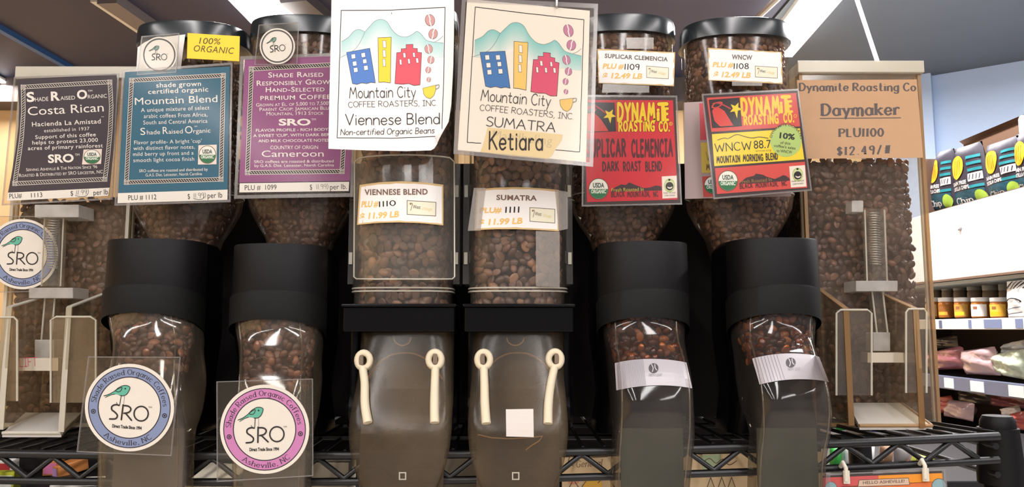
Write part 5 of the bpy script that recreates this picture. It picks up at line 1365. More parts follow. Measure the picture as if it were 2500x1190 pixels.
chute_label('plain silver maker label across the chute nearest the right square bin', B4[2], [(1838, 877), (2000, 872), (2024, 934), (1856, 940)], 8)
sh = Sheet(S2); sh.LY = .0004
n = 4
for i in range(n):
    for j in range(n):
        f = lambda u, v: (lerp(lerp(1235, 1302, u), lerp(1236, 1303, u), v), lerp(lerp(1001, 1000, u), lerp(1066, 1068, u), v))
        sh.poly([f(i / n, j / n), f(i / n, (j + 1) / n), f((i + 1) / n, (j + 1) / n), f((i + 1) / n, j / n)], mat('matte_white_patch', (206, 198, 190), .8, .1), 3)
tag(sh.build('paper_patch', None), 'blank white paper square stuck low on the right centre chute', 'label')
# ------------------------------------------------------------------ wire shelf
SX0 = -.90; SX1 = at(2430, 1064, .92).x
def rail_pts(y0, yc, y1, Y, x0=-620, x1=2438, n=20):
    r = []
    for i in range(n + 1):
        px = lerp(x0, x1, i / n); u = 2 * i / n - 1
        r.append(at(px, lerp(y0, y1, i / n) + (yc - (y0 + y1) / 2) * (1 - u * u), Y))
    return r
shelf = thing('wire_shelf', 'black wire shelf with zigzag front edge carrying all the coffee bins', 'shelf', Vector((0, 1.05, SHELF_Z)))
top = rail_pts(1093, 1112, 1066, .905); bot = rail_pts(1158, 1176, 1124, .905)
mb = MB(); mb.tube(top, .0050, WIRE, 8); obj('top_rail', mb, shelf, 60)
mb = MB(); mb.tube(bot, .0044, WIRE, 8); obj('bottom_rail', mb, shelf, 60)
def on(r, px):
    k = (px + 620) / (2438 + 620) * (len(r) - 1); i = max(0, min(int(k), len(r) - 2)); return r[i].lerp(r[i + 1], k - i)
mb = MB(); zz_ = []
pk = [(-60, 1)] + [(130 - 0 + 0, 0)]
step = 64.5; px = 66 - 9 * step; up = True
while px < 2400:
    a = on(top if up else bot, px); b_ = on(bot if up else top, px)
    zz_.append(a.lerp(b_, .10) + Vector((0, .001, 0))); px += step; up = not up
mb.tube(zz_, .0038, WIRE, 8); obj('zigzag_wire', mb, shelf, 60)
mb = MB()
for k in range(58):   # deck wires running back
    px = -590 + k * 53
    a = on(top, px); mb.tube([a + Vector((0, .002, .004)), Vector((a.x, 1.30, SHELF_Z - .002))], .0024, WIRE, 6)
obj('deck_wires', mb, shelf, 60)
mb = MB()
for Y in (1.0, 1.12, 1.30): mb.tube([(SX0, Y, SHELF_Z - .006), (SX1, Y, SHELF_Z - .006)], .0035, WIRE, 6)
for dz in (0, -.032): mb.tube([(SX1 - .006, .91, SHELF_Z - .004 + dz), (SX1 - .006, 1.31, SHELF_Z - .004 + dz)], .004, WIRE, 6)
obj('cross_wires', mb, shelf, 60)
c = at(2440, 1100, .935); r = .0225
mb = MB(); zt = at(2440, 1018, .925).z
def cyl(mb, x, y, prof, m, n=28): mb.loft([ring(x, y, z, q, q, n) for z, q in prof], m)
cyl(mb, c.x, c.y, [(.02, r * .86), (zt - .012, r * .86), (zt - .006, r * .84), (zt, r * .7)], BLACKM); obj('post', mb, shelf, 40)
mb = MB(); cyl(mb, c.x, c.y, [(zt - .078, r * 1.12), (zt - .066, r * 1.12), (zt - .02, r * .98), (zt - .014, r * .98)], BLACKM); obj('post_sleeve', mb, shelf, 40)
c2 = at(2440, 1100, 1.32)
mb = MB(); cyl(mb, c.x, 1.31, [(.02, r * .8), (SHELF_Z - .01, r * .8), (SHELF_Z, r * .7)], BLACKM); obj('post', mb, shelf, 40)
mb = MB(); cyl(mb, SX0 - .02, .935, [(.02, r * .86), (zt, r * .86)], BLACKM); obj('post', mb, shelf, 40)
mb = MB(); cyl(mb, SX0 - .02, 1.31, [(.02, r * .86), (zt - .02, r * .86)], BLACKM); obj('post', mb, shelf, 40)
# lower deck
LZ = SHELF_Z - .30
mb = MB()
for k in range(40): x = lerp(SX0, SX1, k / 39); mb.tube([(x, .91, LZ), (x, 1.30, LZ)], .0024, WIRE, 5)
for Y in (.91, 1.1, 1.30): mb.tube([(SX0, Y, LZ - .005), (SX1, Y, LZ - .005)], .004, WIRE, 6)
obj('lower_deck', mb, shelf, 60)

# added dark sheet behind the round bins, standing in for the shade between them
xa, xb = at(330, 700, 1.15).x, at(1945, 700, 1.15).x
mb = MB(); mb.box(xa, xb, 1.150, 1.156, SHELF_Z + .003, at(1250, 400, 1.15).z, mat('dark_shade_sheet', (30, 26, 26), .8, .2))
tag(obj('shade_sheet', mb, None, 0), 'added dark sheet standing in for the shade behind the round bins and centre tubes', 'board')

mb = MB(); mb.box(-.888, at(2000, 1150, 1.33).x, 1.318, 1.324, LZ + .002, SHELF_Z - .012, mat('dark_shade_sheet', (30, 26, 26), .8, .2))  # added dark sheet: hides the lit wall, makes the space under the deck dark
tag(obj('shade_sheet', mb, None, 0), 'added dark sheet standing in for the shade at the back below the deck', 'board')
mb = MB(); mb.box(-.888, at(2000, 1150, 1.33).x, 1.318, 1.324, SHELF_Z + .002, SHELF_Z + .11, mat('dark_shade_sheet', (30, 26, 26), .8, .2))  # added dark strip: keeps the lit wall from showing above the deck
tag(obj('shade_sheet', mb, None, 0), 'low added dark sheet standing in for the shade along the rear of the deck', 'board')

# ------------------------------------------------------------------ printed things hung from or kept under the shelf
# bright illustrated sign on the front rail
sf = ysurf(.893, 2160, 1170); t = sign('hanging_sign', 'colourful landscape sign in a clear sleeve hooked to the shelf rail, lower right', 'sign', sf, 2160, 1160)
sh = Sheet(sf, crop(1980, 840, 3.4))
sh.body([(95, 1098), (1100, 1058), (1120, 1420), (95, 1450)], ink((66, 56, 60)))
sh.poly([(95, 1112), (560, 1094), (560, 1180), (95, 1196)], ink((206, 88, 92)), 2); sh.poly([(560, 1094), (1090, 1074), (1096, 1140), (560, 1180)], ink((238, 152, 44)), 2)
sh.poly([(95, 1196), (560, 1170), (1096, 1140), (1110, 1410), (95, 1440)], ink((224, 118, 62)), 2)
for x, y, r in ((165, 1195, 50), (1062, 1180, 62)): sh.ell(x, y, r, r, ink((60, 66, 76)), 3); sh.ell(x, y, r * .93, r * .93, ink((138, 176, 188)), 4)
sh.poly([(230, 1300), (420, 1235), (600, 1290), (800, 1230), (1000, 1310), (1000, 1410), (230, 1430)], ink((86, 128, 120)), 4)
sh.poly([(395, 1130), (810, 1112), (820, 1172), (386, 1190)], ink((92, 70, 70)), 5); sh.poly([(400, 1134), (806, 1117), (815, 1168), (391, 1185)], ink((214, 188, 170)), 6)
sh.text('HELLO ASHEVILLE!', 430, 1166, 775, 1151, 24, ink((96, 74, 76)), 8, wt=.008)
sh.build('card', t); sleeve(t, sf, [(2016, 1157), (2308, 1145), (2318, 1262), (2012, 1270)], 8)
for hx, hy in ((2061, 1136), (2254, 1130)):
    mb = MB(); mb.tube([at(hx - 9, hy + 4, .9), at(hx - 3, hy - 6, .893), at(hx + 4, hy + 8, .889), at(hx + 4, hy + 40, .889)], .0024, mat('white_plastic_hook', (206, 198, 180), .5, .4), 8)
    mb.box(at(hx - 3, hy, .889).x, at(hx + 12, hy, .889).x, .8885, .8905, at(hx, hy + 46, .889).z, at(hx, hy + 14, .889).z, mat('white_plastic_hook', (206, 198, 180), .5, .4))
    obj('hook', mb, t, 60)
# pale illustrated poster under the shelf
sf = ysurf(.955, 1600, 1160); t = sign('shelf_poster', 'cream poster with drawn hills and trees hung under the shelf between the right chutes', 'poster', sf, 1600, 1190)
sh = Sheet(sf); cr = mat('cream_poster_paper', (206, 180, 142), .7, .2); kk = ink((92, 76, 62))
sh.body([(1372, 1118), (2012, 1104), (2016, 1290), (1372, 1290)], cr, .002)
sh.text('General', 1406, 1142, 1470, 1138, 16, ink((110, 84, 66)), 4, 'serif', it=.2)
sh.line([(1396, 1128), (1402, 1118), (1392, 1116), (1388, 1130), (1398, 1138)], 2.2, kk, 3, 'C'); sh.line([(1404, 1120), (1482, 1116)], 2, kk, 3)
sh.ell(1447, 1186, 23, 22, ink((224, 176, 70)), 3); sh.ell(1400, 1176, 14, 8, ink((206, 140, 110)), 3)
sh.line([(1385, 1200), (1400, 1172), (1416, 1196), (1436, 1168)], 2, kk, 4); sh.line([(1460, 1180), (1480, 1160), (1500, 1190)], 2, kk, 4)
for x in (1735, 1762, 1786): sh.poly([(x - 12, 1200), (x, 1166), (x + 12, 1200)], ink((186, 166, 130)), 3); sh.line([(x - 12, 1200), (x, 1166), (x + 12, 1200)], 1.8, kk, 4)
sh.poly([(1712, 1112), (1760, 1110), (1758, 1140), (1740, 1150), (1714, 1146)], ink((150, 164, 128)), 3); sh.line([(1716, 1130), (1732, 1120), (1748, 1132), (1764, 1122), (1780, 1136), (1798, 1126)], 2, kk, 4, 'C')
sh.build('sheet', t)

def carton(name, label, cat, px, py, Y, w, d, h, m, rz=0.0, rx=0.0, art=None, group=None, base=None):
    """small printed pack: body with a lighter end panel; stands with its base at base or at the pixel"""
    p = at(px, py, Y); z = base if base is not None else p.z
    t = thing(name, label, cat, Vector((p.x, p.y, z)), group)
    R = Matrix.Rotation(rz, 4, 'Z') @ Matrix.Rotation(rx, 4, 'X')
    def hx(x0, x1, y0, y1, z0, z1): return [t.location + R @ Vector(q) for q in ((x0, y0, z0), (x1, y0, z0), (x1, y1, z0), (x0, y1, z0), (x0, y0, z1), (x1, y0, z1), (x1, y1, z1), (x0, y1, z1))]
    mb = MB(); mb.hexa(hx(-w / 2, w / 2, -d / 2, d / 2, 0, h), m); obj('body', mb, t, 0, bevel=.001)
    if art:
        mb = MB(); mb.hexa(hx(-w * .42, w * .42, -d / 2 - .0006, -d / 2 + .0004, h * .12, h * .86), art); obj('panel', mb, t, 0)
    return t
cm = lambda n, c: mat(n, c, .5, .3)
ZC = 1.17
def kcarton(*a, **k): return carton(*a, base=ZC + .001, **k)
for xa, xb, l in ((SX0, -.46, 'black storage crate under the left end of the deck'), (-.45, -.20, 'black storage crate under the deck behind the two left round chutes'), (-.19, .06, 'black storage crate under the deck behind the centre tubes')):
    t = thing('storage_crate', l, 'crate', Vector(((xa + xb) / 2, 1.12, LZ + .003)))
    mb = MB(); mb.box(xa, xb, .945, 1.312, LZ + .003, ZC - .012, mat('black_crate', (22, 20, 21), .5, .3)); obj('body', mb, t, 0, bevel=.004)
    mb = MB(); mb.box(xa - .002, xb + .002, .943, 1.313, ZC - .012, ZC, mat('black_crate', (22, 20, 21), .5, .3)); obj('lid', mb, t, 0, bevel=.003)
# left end, under and beyond the shelf
kcarton('snack_bar_box', 'pink and orange bar box seen through the zigzag wire at the left', 'box', 132, 1140, 1.270, .020, .05, .022, cm('orange_board', (206, 132, 70)), .3, 0, cm('pink_board', (226, 128, 176)))
kcarton('snack_bar_box', 'orange bar box tilted beside the pink one under the shelf', 'box', 170, 1136, 1.270, .026, .05, .018, cm('orange_board', (206, 132, 70)), -.5, .15, cm('lilac_board', (186, 150, 200)))
kcarton('price_card', 'long white shelf card lying under the left round chute', 'card', 190, 1172, 1.178, .07, .03, .004, cm('white_board', (214, 206, 196)), .35, .3)
kcarton('price_card', 'grey white tray lid below the left bar boxes, at the picture foot', 'card', 150, 1215, 1.055, .075, .05, .006, cm('pale_grey_board', (196, 190, 184)), .3, .4)
kcarton('snack_bag', 'green and white packet at the bottom left corner under the rail', 'packet', 14, 1192, 1.117, .03, .02, .03, cm('lime_pack', (186, 190, 50)), .1, 0, cm('white_board', (226, 226, 214)))
kcarton('snack_bag', 'white packet with a red edge left of the zigzag wire', 'packet', 14, 1128, 1.270, .03, .03, .022, cm('white_board', (226, 222, 214)), .2, .1, cm('red_board', (190, 60, 60)))
kcarton('price_card', 'cream board lying between the two left round chutes', 'card', 505, 1168, 1.191, .09, .12, .004, cm('cream_board', (200, 190, 168)), -.35, .25)
kcarton('price_card', 'cream board at the foot of the picture, between the left round chutes', 'card', 520, 1216, 1.053, .09, .06, .006, cm('cream_board', (200, 190, 168)), .05, .5)
kcarton('snack_bar_box', 'brown carton in the dark right beside the purple sign chute', 'box', 818, 1128, 1.270, .035, .05, .016, cm('tan_board', (176, 140, 100)), .1, 0, cm('cream_board', (200, 190, 168)))
kcarton('price_card', 'dull cream board below the rail left of the centre tubes', 'card', 815, 1200, 1.095, .05, .05, .05, cm('cream_board', (200, 190, 168)), 0, 0)
kcarton('price_card', 'dull cream board below the rail between the centre tubes', 'card', 1128, 1190, 1.123, .05, .03, .05, cm('cream_board', (200, 190, 168)), 0, 0)

# ------------------------------------------------------------------ chilled case along the right-hand aisle
XC = 1.43
def sx(px, py, off=0.0):
    p = atx(px, py, XC); return p + Vector((-off, 0, 0))
zl = lambda py, px: atx(px, py, XC).z
Y0c, Y1c = 1.2, 3.6
case = thing('chilled_case', 'white chilled display case with black shelves along the right aisle', 'display case', Vector((XC + .3, 2.4, 0)))
m_wh = mat('white_enamel_panel', (246, 246, 246), .45, .4); m_in = mat('dark_case_lining', (74, 66, 66), .6, .3); m_bk = mat('black_case_shelf', (52, 50, 54), .5, .3)
mb = MB(); mb.box(XC, XC + .62, Y0c, Y1c, 1.560, 1.795, m_wh); obj('header', mb, case, 0, bevel=.004)
mb = MB(); mb.box(XC - .0015, XC + .001, Y0c, Y1c, 1.556, 1.562, mat('brown_gasket', (120, 96, 82), .6, .3)); obj('gasket', mb, case, 0)
mb = MB(); mb.box(XC + .60, XC + .62, Y0c, Y1c, .1, 1.56, m_in); mb.box(XC, XC + .62, Y1c, Y1c + .03, .1, 1.56, m_in); obj('lining', mb, case, 0)
mb = MB(); mb.box(XC + .02, XC + .22, Y0c, Y1c, 1.545, 1.556, mat('grey_case_ceiling', (176, 184, 184), .5, .3)); obj('inner_ceiling', mb, case, 0)
kn = MB(); q = sx(2345, 557); kn.tube([q + Vector((-.001, 0, 0)), q + Vector((-.006, 0, 0))], .0085, mat('grey_knob', (150, 150, 150), .4, .4), 16); kn.tube([q + Vector((-.006, 0, 0)), q + Vector((-.0085, 0, 0))], .0048, m_wh, 12)
obj('screw_cap', kn, case, 50)
for k, (za, zb, dp, m) in enumerate(((1.398, 1.432, .34, mat('white_price_rail', (232, 232, 232), .4, .4)), (1.203, 1.246, .50, mat('slate_price_rail', (98, 106, 128), .4, .4)), (1.00, 1.04, .58, mat('slate_price_rail', (98, 106, 128), .4, .4)), (.80, .84, .6, m_bk))):
    mb = MB(); mb.box(XC + .012, XC + dp, Y0c, Y1c, za, za + .02, m_bk); obj('case_shelf', mb, case, 0)
    mb = MB(); mb.box(XC - .002, XC + .014, Y0c, Y1c, za, zb, m); obj('price_rail', mb, case, 0, bevel=.002)
mb = MB(); mb.box(XC + .02, XC + .6, Y0c, Y1c, .1, .5, m_wh); obj('plinth', mb, case, 0)
def ptag(px0, px1, za, zb, c, label, txt=None):
    a, b = atx(px0, 800, XC), atx(px1, 800, XC)
    mb = MB(); mb.box(XC - .0045, XC - .0022, b.y, a.y, za, zb, cm('tag_%d_%d_%d' % c, c)); 
    o = obj('price_tag', mb, None, 0)
    if txt:
        pass
    return tag(o, label, 'price tag', None)
ptag(2406, 2448, 1.402, 1.428, (120, 134, 168), 'blue grey tag on the white price rail under the jars')
ptag(2483, 2500, 1.402, 1.428, (120, 134, 168), 'blue grey tag at the right end of the white price rail')
ptag(2368, 2374, 1.402, 1.428, (120, 134, 168), 'narrow blue grey tag on the white price rail')
ptag(2296, 2302, 1.402, 1.428, (96, 104, 130), 'dark narrow tag at the left end of the white price rail')
for a, b, l in ((2300, 2322, 'white folded tag at the left end of the slate rail'), (2363, 2395, 'white price tag in the middle of the slate rail'), (2455, 2492, 'white price tag at the right of the slate rail')): ptag(a, b, 1.208, 1.240, (232, 232, 228), l)

# jars on the top shelf of the case
LIDW = mat('white_jar_lid', (232, 230, 224), .4, .4); GLASS = mat('amber_preserve', (176, 106, 40), .25, .5); DKJ = mat('dark_glass_jar', (140, 128, 118), .3, .5); DKL = mat('grey_jar_lid', (164, 172, 172), .4, .5)
def jar(label, px, y_top, y_bot, wpx, X, body, lid, lab=None, labt=None, group=None, nm='jar'):
    lo, hi = atx(px, y_bot, X), atx(px, y_top, X); r = wpx / 2 * lo.y / FPX * 1.02; h = hi.z - lo.z
    t = thing(nm, label, 'jar', lo, group)
    mb = MB(); mb.loft([ring(lo.x, lo.y, lo.z + h * a, r * q, r * q, 24) for a, q in ((0, .9), (.04, 1), (.70, 1), (.78, .9), (.80, .86))], body); obj('glass', mb, t, 40)
    mb = MB(); mb.loft([ring(lo.x, lo.y, lo.z + h * a, r * q, r * q, 24) for a, q in ((.79, .97), (.80, .99), (.97, .99), (1, .95))], lid); obj('lid', mb, t, 40)
    if lab:
        mb = MB()
        ang = [math.pi * (.78 + .75 * k / 14) for k in range(15)]
        for a, b in zip(ang, ang[1:]):
            P = lambda an, z: (lo.x + r * 1.015 * math.cos(an), lo.y + r * 1.015 * math.sin(an), lo.z + h * z)
            mb.poly([P(a, .08), P(b, .08), P(b, .66), P(a, .66)], lab)
            if labt: 
                Q = lambda an, z: (lo.x + r * 1.03 * math.cos(an), lo.y + r * 1.03 * math.sin(an), lo.z + h * z)
                if a > math.pi * .9 and b < math.pi * 1.42: mb.poly([Q(a, .14), Q(b, .14), Q(b, .3), Q(a, .3)], labt)
                if math.pi * 1.0 < a and b < math.pi * 1.22: mb.poly([Q(a, .42), Q(b, .42), Q(b, .56), Q(a, .56)], ink((150, 96, 60)))
        obj('label', mb, t, 40)
XJ = 1.475
for px, w, lb, lt, l in ((2278, 30, (224, 182, 120), (236, 214, 150), 'amber jar with a pale label at the left end of the jar row'), (2312, 34, (150, 94, 36), (224, 160, 56), 'amber jar with a brown and gold label, second from the left'),
                         (2352, 36, (196, 150, 70), (246, 214, 50), 'amber jar with a gold and bright yellow label'), (2396, 40, (244, 240, 230), (240, 236, 226), 'jar with a plain white label in the middle of the row'), (2442, 40, (234, 180, 70), (240, 170, 30), 'jar with an orange yellow label at the right of the row')):
    jar(l, px, 727, 777, w, XJ, GLASS, LIDW, ink(lb), ink(lt), 'preserve jars on the top case shelf')
for px, w, l in ((2286, 30, 'grey lidded dark jar leftmost in the back row'), (2318, 28, 'grey lidded dark jar second in the back row'), (2348, 30, 'grey lidded dark jar third in the back row'), (2384, 34, 'grey lidded dark jar fourth in the back row'), (2424, 38, 'grey lidded dark jar fifth in the back row'), (2458, 28, 'grey lidded dark jar last in the back row')):
    jar(l, px, 694, 768, w, 1.60, DKJ, DKL, None, None, 'dark jars in the back row')
# standing white pouch with black stripes
def pouch(name, label, cat, q, X, thick, m, seed, art=None, group=None, bulge=1.0, crease=.12):
    """soft filled bag: outline q (photo pixels, clockwise from top left) laid at aisle plane X, pillowed both sides"""
    rr = random.Random(seed); n = 12; mb = MB(); G = {}
    t = thing(name, label, cat, atx(*[(q[2][i] + q[3][i]) / 2 for i in (0, 1)], X), group)
    ph = [rr.uniform(0, 6) for _ in range(6)]
    def pos(u, v, s_):
        x = lerp(lerp(q[0][0], q[1][0], u), lerp(q[3][0], q[2][0], u), v); y = lerp(lerp(q[0][1], q[1][1], u), lerp(q[3][1], q[2][1], u), v)
        p = atx(x, y, X); e = max(0, 4 * u * (1 - u)) ** .5 * max(0, 4 * v * (1 - v)) ** .4
        k = 1 + crease * (math.sin(9 * u + ph[0] + 4 * v) + math.sin(13 * v + ph[1] - 6 * u) + .6 * math.sin(21 * (u + v) + ph[2]))
        return p + Vector((-s_ * thick * .5 * e * k * bulge, 0, 0))
    for s_ in (1, -1):
        V = [pos(i / n, j / n, s_) for j in range(n + 1) for i in range(n + 1)]
        mb.tris(V, [(j * (n + 1) + i, j * (n + 1) + i + 1, (j + 1) * (n + 1) + i + 1, (j + 1) * (n + 1) + i) for j in range(n) for i in range(n)], m)
    obj('bag', mb, t, 60)
    if art:
        mb2 = MB()
        art(lambda u, v, o=0.0: pos(u, v, 1) + Vector((-.0022 - o, 0, 0)), mb2)
        obj('print', mb2, t, 0)
    return t
def flatart(P, mb, pts, m, o=0.0):
    """printed patch that follows the bag's curve: quads as a fine grid, other outlines as rings about their middle"""
    if len(pts) == 4:
        a, b, c, d = pts; nu, nv = 10, 4
        g = lambda i, j: P(lerp(lerp(a[0], b[0], i / nu), lerp(d[0], c[0], i / nu), j / nv), lerp(lerp(a[1], b[1], i / nu), lerp(d[1], c[1], i / nu), j / nv), o)
        V = [g(i, j) for j in range(nv + 1) for i in range(nu + 1)]
        mb.tris(V, [(j * (nu + 1) + i, j * (nu + 1) + i + 1, (j + 1) * (nu + 1) + i + 1, (j + 1) * (nu + 1) + i) for j in range(nv) for i in range(nu)], m)
    else:
        n = len(pts); cu = sum(p[0] for p in pts) / n; cv = sum(p[1] for p in pts) / n; V = []
        for r in (0.03, .35, .7, 1.0): V += [P(lerp(cu, u, r), lerp(cv, v, r), o) for u, v in pts]
        F = [(k * n + i, k * n + (i + 1) % n, (k + 1) * n + (i + 1) % n, (k + 1) * n + i) for k in range(3) for i in range(n)]
        mb.tris(V, F + [tuple(range(n))], m)
def stripes(P, mb):
    for k in range(5):
        flatart(P, mb, [(.05 + k * .18, .22), (.3 + k * .18, .02), (.36 + k * .18, .02), (.11 + k * .18, .22)], INKB)
    for a in range(14):
        t0, t1 = math.pi * a / 14, math.pi * (a + 1) / 14
        flatart(P, mb, [(.4 - .34 * math.cos(t0), .58 - .12 * math.sin(t0)), (.4 - .34 * math.cos(t1), .58 - .12 * math.sin(t1)), (.4 - .29 * math.cos(t1), .58 - .09 * math.sin(t1)), (.4 - .29 * math.cos(t0), .58 - .09 * math.sin(t0))], INKB)
    for v in (.74, .88): flatart(P, mb, [(.08, v + .02), (.72, v - .05), (.72, v - .03), (.08, v + .04)], ink((90, 96, 110)))
pouch('snack_pouch', 'white pouch with black stripes at the right end of the jar shelf', 'pouch', [(2458, 688), (2520, 682), (2522, 778), (2462, 777)], 1.455, .03, mat('white_pouch', (240, 240, 238), .4, .4), 3, stripes)
# produce and meat packs behind the slate rails
PINKM = mat('red_meat_pack', (140, 84, 88), .3, .6, noise=.35, nscale=22); WRAP = mat('clear_wrapped_meat', (176, 148, 150), .22, .7, noise=.3, nscale=26); SAL = mat('salad_leaves', (196, 208, 180), .5, .4, noise=.65, nscale=70); DRK = mat('dark_wrapped_pack', (84, 80, 84), .3, .6, noise=.3, nscale=20); MEAT = mat('bright_meat', (176, 84, 74), .3, .6, noise=.3, nscale=18)
PK = [('dark red wrapped bag on the slate rail shelf, leftmost', [(2262, 862), (2350, 844), (2362, 900), (2268, 906)], 1.47, .05, PINKM), ('pale wrapped bag with red edges on the slate rail shelf', [(2346, 858), (2430, 846), (2444, 918), (2356, 914)], 1.46, .05, WRAP),
 ('grey tray of greens far back on the slate rail shelf', [(2282, 828), (2336, 818), (2340, 850), (2284, 852)], 1.60, .03, DRK), ('clear clamshell of pale salad at the right of the slate rail shelf', [(2424, 866), (2512, 850), (2514, 930), (2438, 916)], 1.47, .06, SAL), ('second salad pack stacked at the right edge above the clamshell', [(2448, 842), (2515, 826), (2515, 862), (2452, 870)], 1.52, .05, mat('white_salad', (222, 226, 214), .5, .4, noise=.5, nscale=70)),
 ('dark red meat pack below the slate rail, left end', [(2276, 972), (2322, 966), (2336, 1000), (2280, 1014)], 1.52, .05, MEAT), ('clear wrapped meat pack below the slate rail, centre', [(2318, 976), (2380, 984), (2376, 1030), (2304, 1016)], 1.50, .05, WRAP), ('dark pack in shadow under the slate rail', [(2340, 946), (2430, 956), (2426, 990), (2344, 984)], 1.66, .05, DRK),
 ('bright red meat pack right of the shelf post', [(2472, 1010), (2515, 1000), (2515, 1052), (2476, 1050)], 1.47, .05, MEAT), ('white wrapped pack just above the shelf post', [(2440, 1000), (2488, 988), (2494, 1010), (2458, 1024)], 1.50, .03, mat('white_wrap', (206, 196, 192), .3, .5)), ('pink meat pack seen through the shelf wires left of the post', [(2330, 1100), (2400, 1096), (2404, 1208), (2326, 1212)], 1.50, .06, MEAT),
 ('dark wrapped pack beside the hello sign', [(2300, 1120), (2380, 1150), (2390, 1210), (2300, 1200)], 1.50, .05, DRK), ('pale pack at the right edge below the lower rail', [(2478, 1128), (2516, 1120), (2516, 1200), (2480, 1200)], 1.48, .05, WRAP), ('dusky wrapped pack between the slate rails, far right', [(2420, 956), (2515, 968), (2515, 1000), (2420, 992)], 1.58, .05, PINKM)]
for i, (l, q, X, th, m) in enumerate(PK): pouch('food_pack', l, 'food pack', q, X, th, m, 20 + i, crease=.2)
ptag(2483, 2500, 1.008, 1.034, (228, 224, 222), 'white tag right of the shelf post on the lower rail')
# coloured packs seen through the deck wires at the right
def apack(label, q, Y, m, seed, th=.03, art=None):
    rr = random.Random(seed); n = 8; mb = MB()
    t = thing('snack_bag', label, 'packet', at((q[2][0] + q[3][0]) / 2, (q[2][1] + q[3][1]) / 2, Y))
    def pos(u, v, s_):
        x = lerp(lerp(q[0][0], q[1][0], u), lerp(q[3][0], q[2][0], u), v); y = lerp(lerp(q[0][1], q[1][1], u), lerp(q[3][1], q[2][1], u), v)
        e = max(0, 4 * u * (1 - u)) ** .5 * max(0, 4 * v * (1 - v)) ** .4; return at(x, y, Y) + Vector((0, -s_ * th * .5 * e * (1 + .15 * math.sin(8 * u + seed + 5 * v)), 0))
    for s_ in (1, -1):
        mb.tris([pos(i / n, j / n, s_) for j in range(n + 1) for i in range(n + 1)], [(j * (n + 1) + i, j * (n + 1) + i + 1, (j + 1) * (n + 1) + i + 1, (j + 1) * (n + 1) + i) for j in range(n) for i in range(n)], m)
    obj('bag', mb, t, 60)
    if art:
        mb = MB()
        for pts, c in art: mb.poly([pos(u, v, 1) + Vector((0, -.0015, 0)) for u, v in pts], ink(c))
        obj('print', mb, t, 0)
ZR = 1.115
YL, YU = (CAM.z - ZR) * FPX / (1139 - 803), (CAM.z - ZR) * FPX / (1054 - 803)
t = thing('goods_table', 'low black table of packets behind the right end of the wire shelf', 'table', Vector((1.02, 1.9, 0)))
mb = MB(); mb.box(.62, 1.40, 1.50, 2.30, ZR - .03, ZR, mat('black_table_top', (30, 28, 30), .5, .3)); obj('table_top', mb, t, 0, bevel=.003)
for x in (.65, 1.37):
    for y in (1.54, 2.26):
        mb = MB(); mb.box(x - .02, x + .02, y - .02, y + .02, 0, ZR - .03, mat('black_table_top', (30, 28, 30), .5, .3)); obj('leg', mb, t, 0)
apack('green and yellow packet behind the deck wires under the right square bin', [(2034, 985), (2086, 1010), (2100, 1050), (2040, 1052)], YU, cm('green_pack', (60, 160, 70)), 1, .03, [([(.5, .1), (.9, .1), (.9, .9), (.5, .9)], (232, 206, 50))])
apack('red and violet packet behind the deck wires under the right square bin', [(2084, 1022), (2146, 1026), (2146, 1056), (2092, 1054)], YU, cm('violet_pack', (140, 120, 200)), 2, .03, [([(.05, .1), (.4, .1), (.4, .9), (.05, .9)], (226, 96, 60))])
apack('bright green packet behind the zigzag wire, right of the last chute', [(2026, 1094), (2052, 1090), (2052, 1140), (2026, 1142)], YL, cm('green_pack', (60, 160, 70)), 3)
apack('white and teal packet behind the zigzag wire', [(2052, 1086), (2082, 1084), (2084, 1138), (2054, 1138)], YL, cm('white_pack', (222, 226, 224)), 4, .03, [([(.1, .4), (.9, .4), (.9, .6), (.1, .6)], (70, 160, 160))])
apack('white packet with a silver seal behind the zigzag wire', [(2080, 1080), (2136, 1084), (2134, 1136), (2084, 1138)], YL + .03, cm('white_pack', (222, 226, 224)), 5, .03, [([(.1, .1), (.5, .1), (.5, .3), (.1, .3)], (90, 190, 200))])
apack('brown packet behind the zigzag wire', [(2148, 1086), (2178, 1086), (2178, 1132), (2148, 1132)], YL, cm('brown_pack', (150, 116, 90)), 6, .03, [([(.1, .5), (.9, .5), (.9, .8), (.1, .8)], (196, 180, 160))])
apack('grey and coral packet behind the zigzag wire', [(2182, 1088), (2222, 1084), (2222, 1130), (2182, 1132)], YL, cm('grey_pack', (150, 146, 146)), 7, .03, [([(.4, .4), (.8, .4), (.8, .9), (.4, .9)], (220, 140, 110))])
apack('yellow green packet over the right hook of the hello sign', [(2228, 1106), (2292, 1112), (2292, 1130), (2222, 1132)], YL, cm('yellow_pack', (206, 206, 90)), 8, .03, [([(.1, .35), (.8, .35), (.8, .6), (.1, .6)], (40, 50, 50))])
apack('dark wrapped packet left of the shelf post behind the zigzag wire', [(2226, 1070), (2330, 1068), (2330, 1112), (2226, 1110)], YU - .1, DRK, 9)

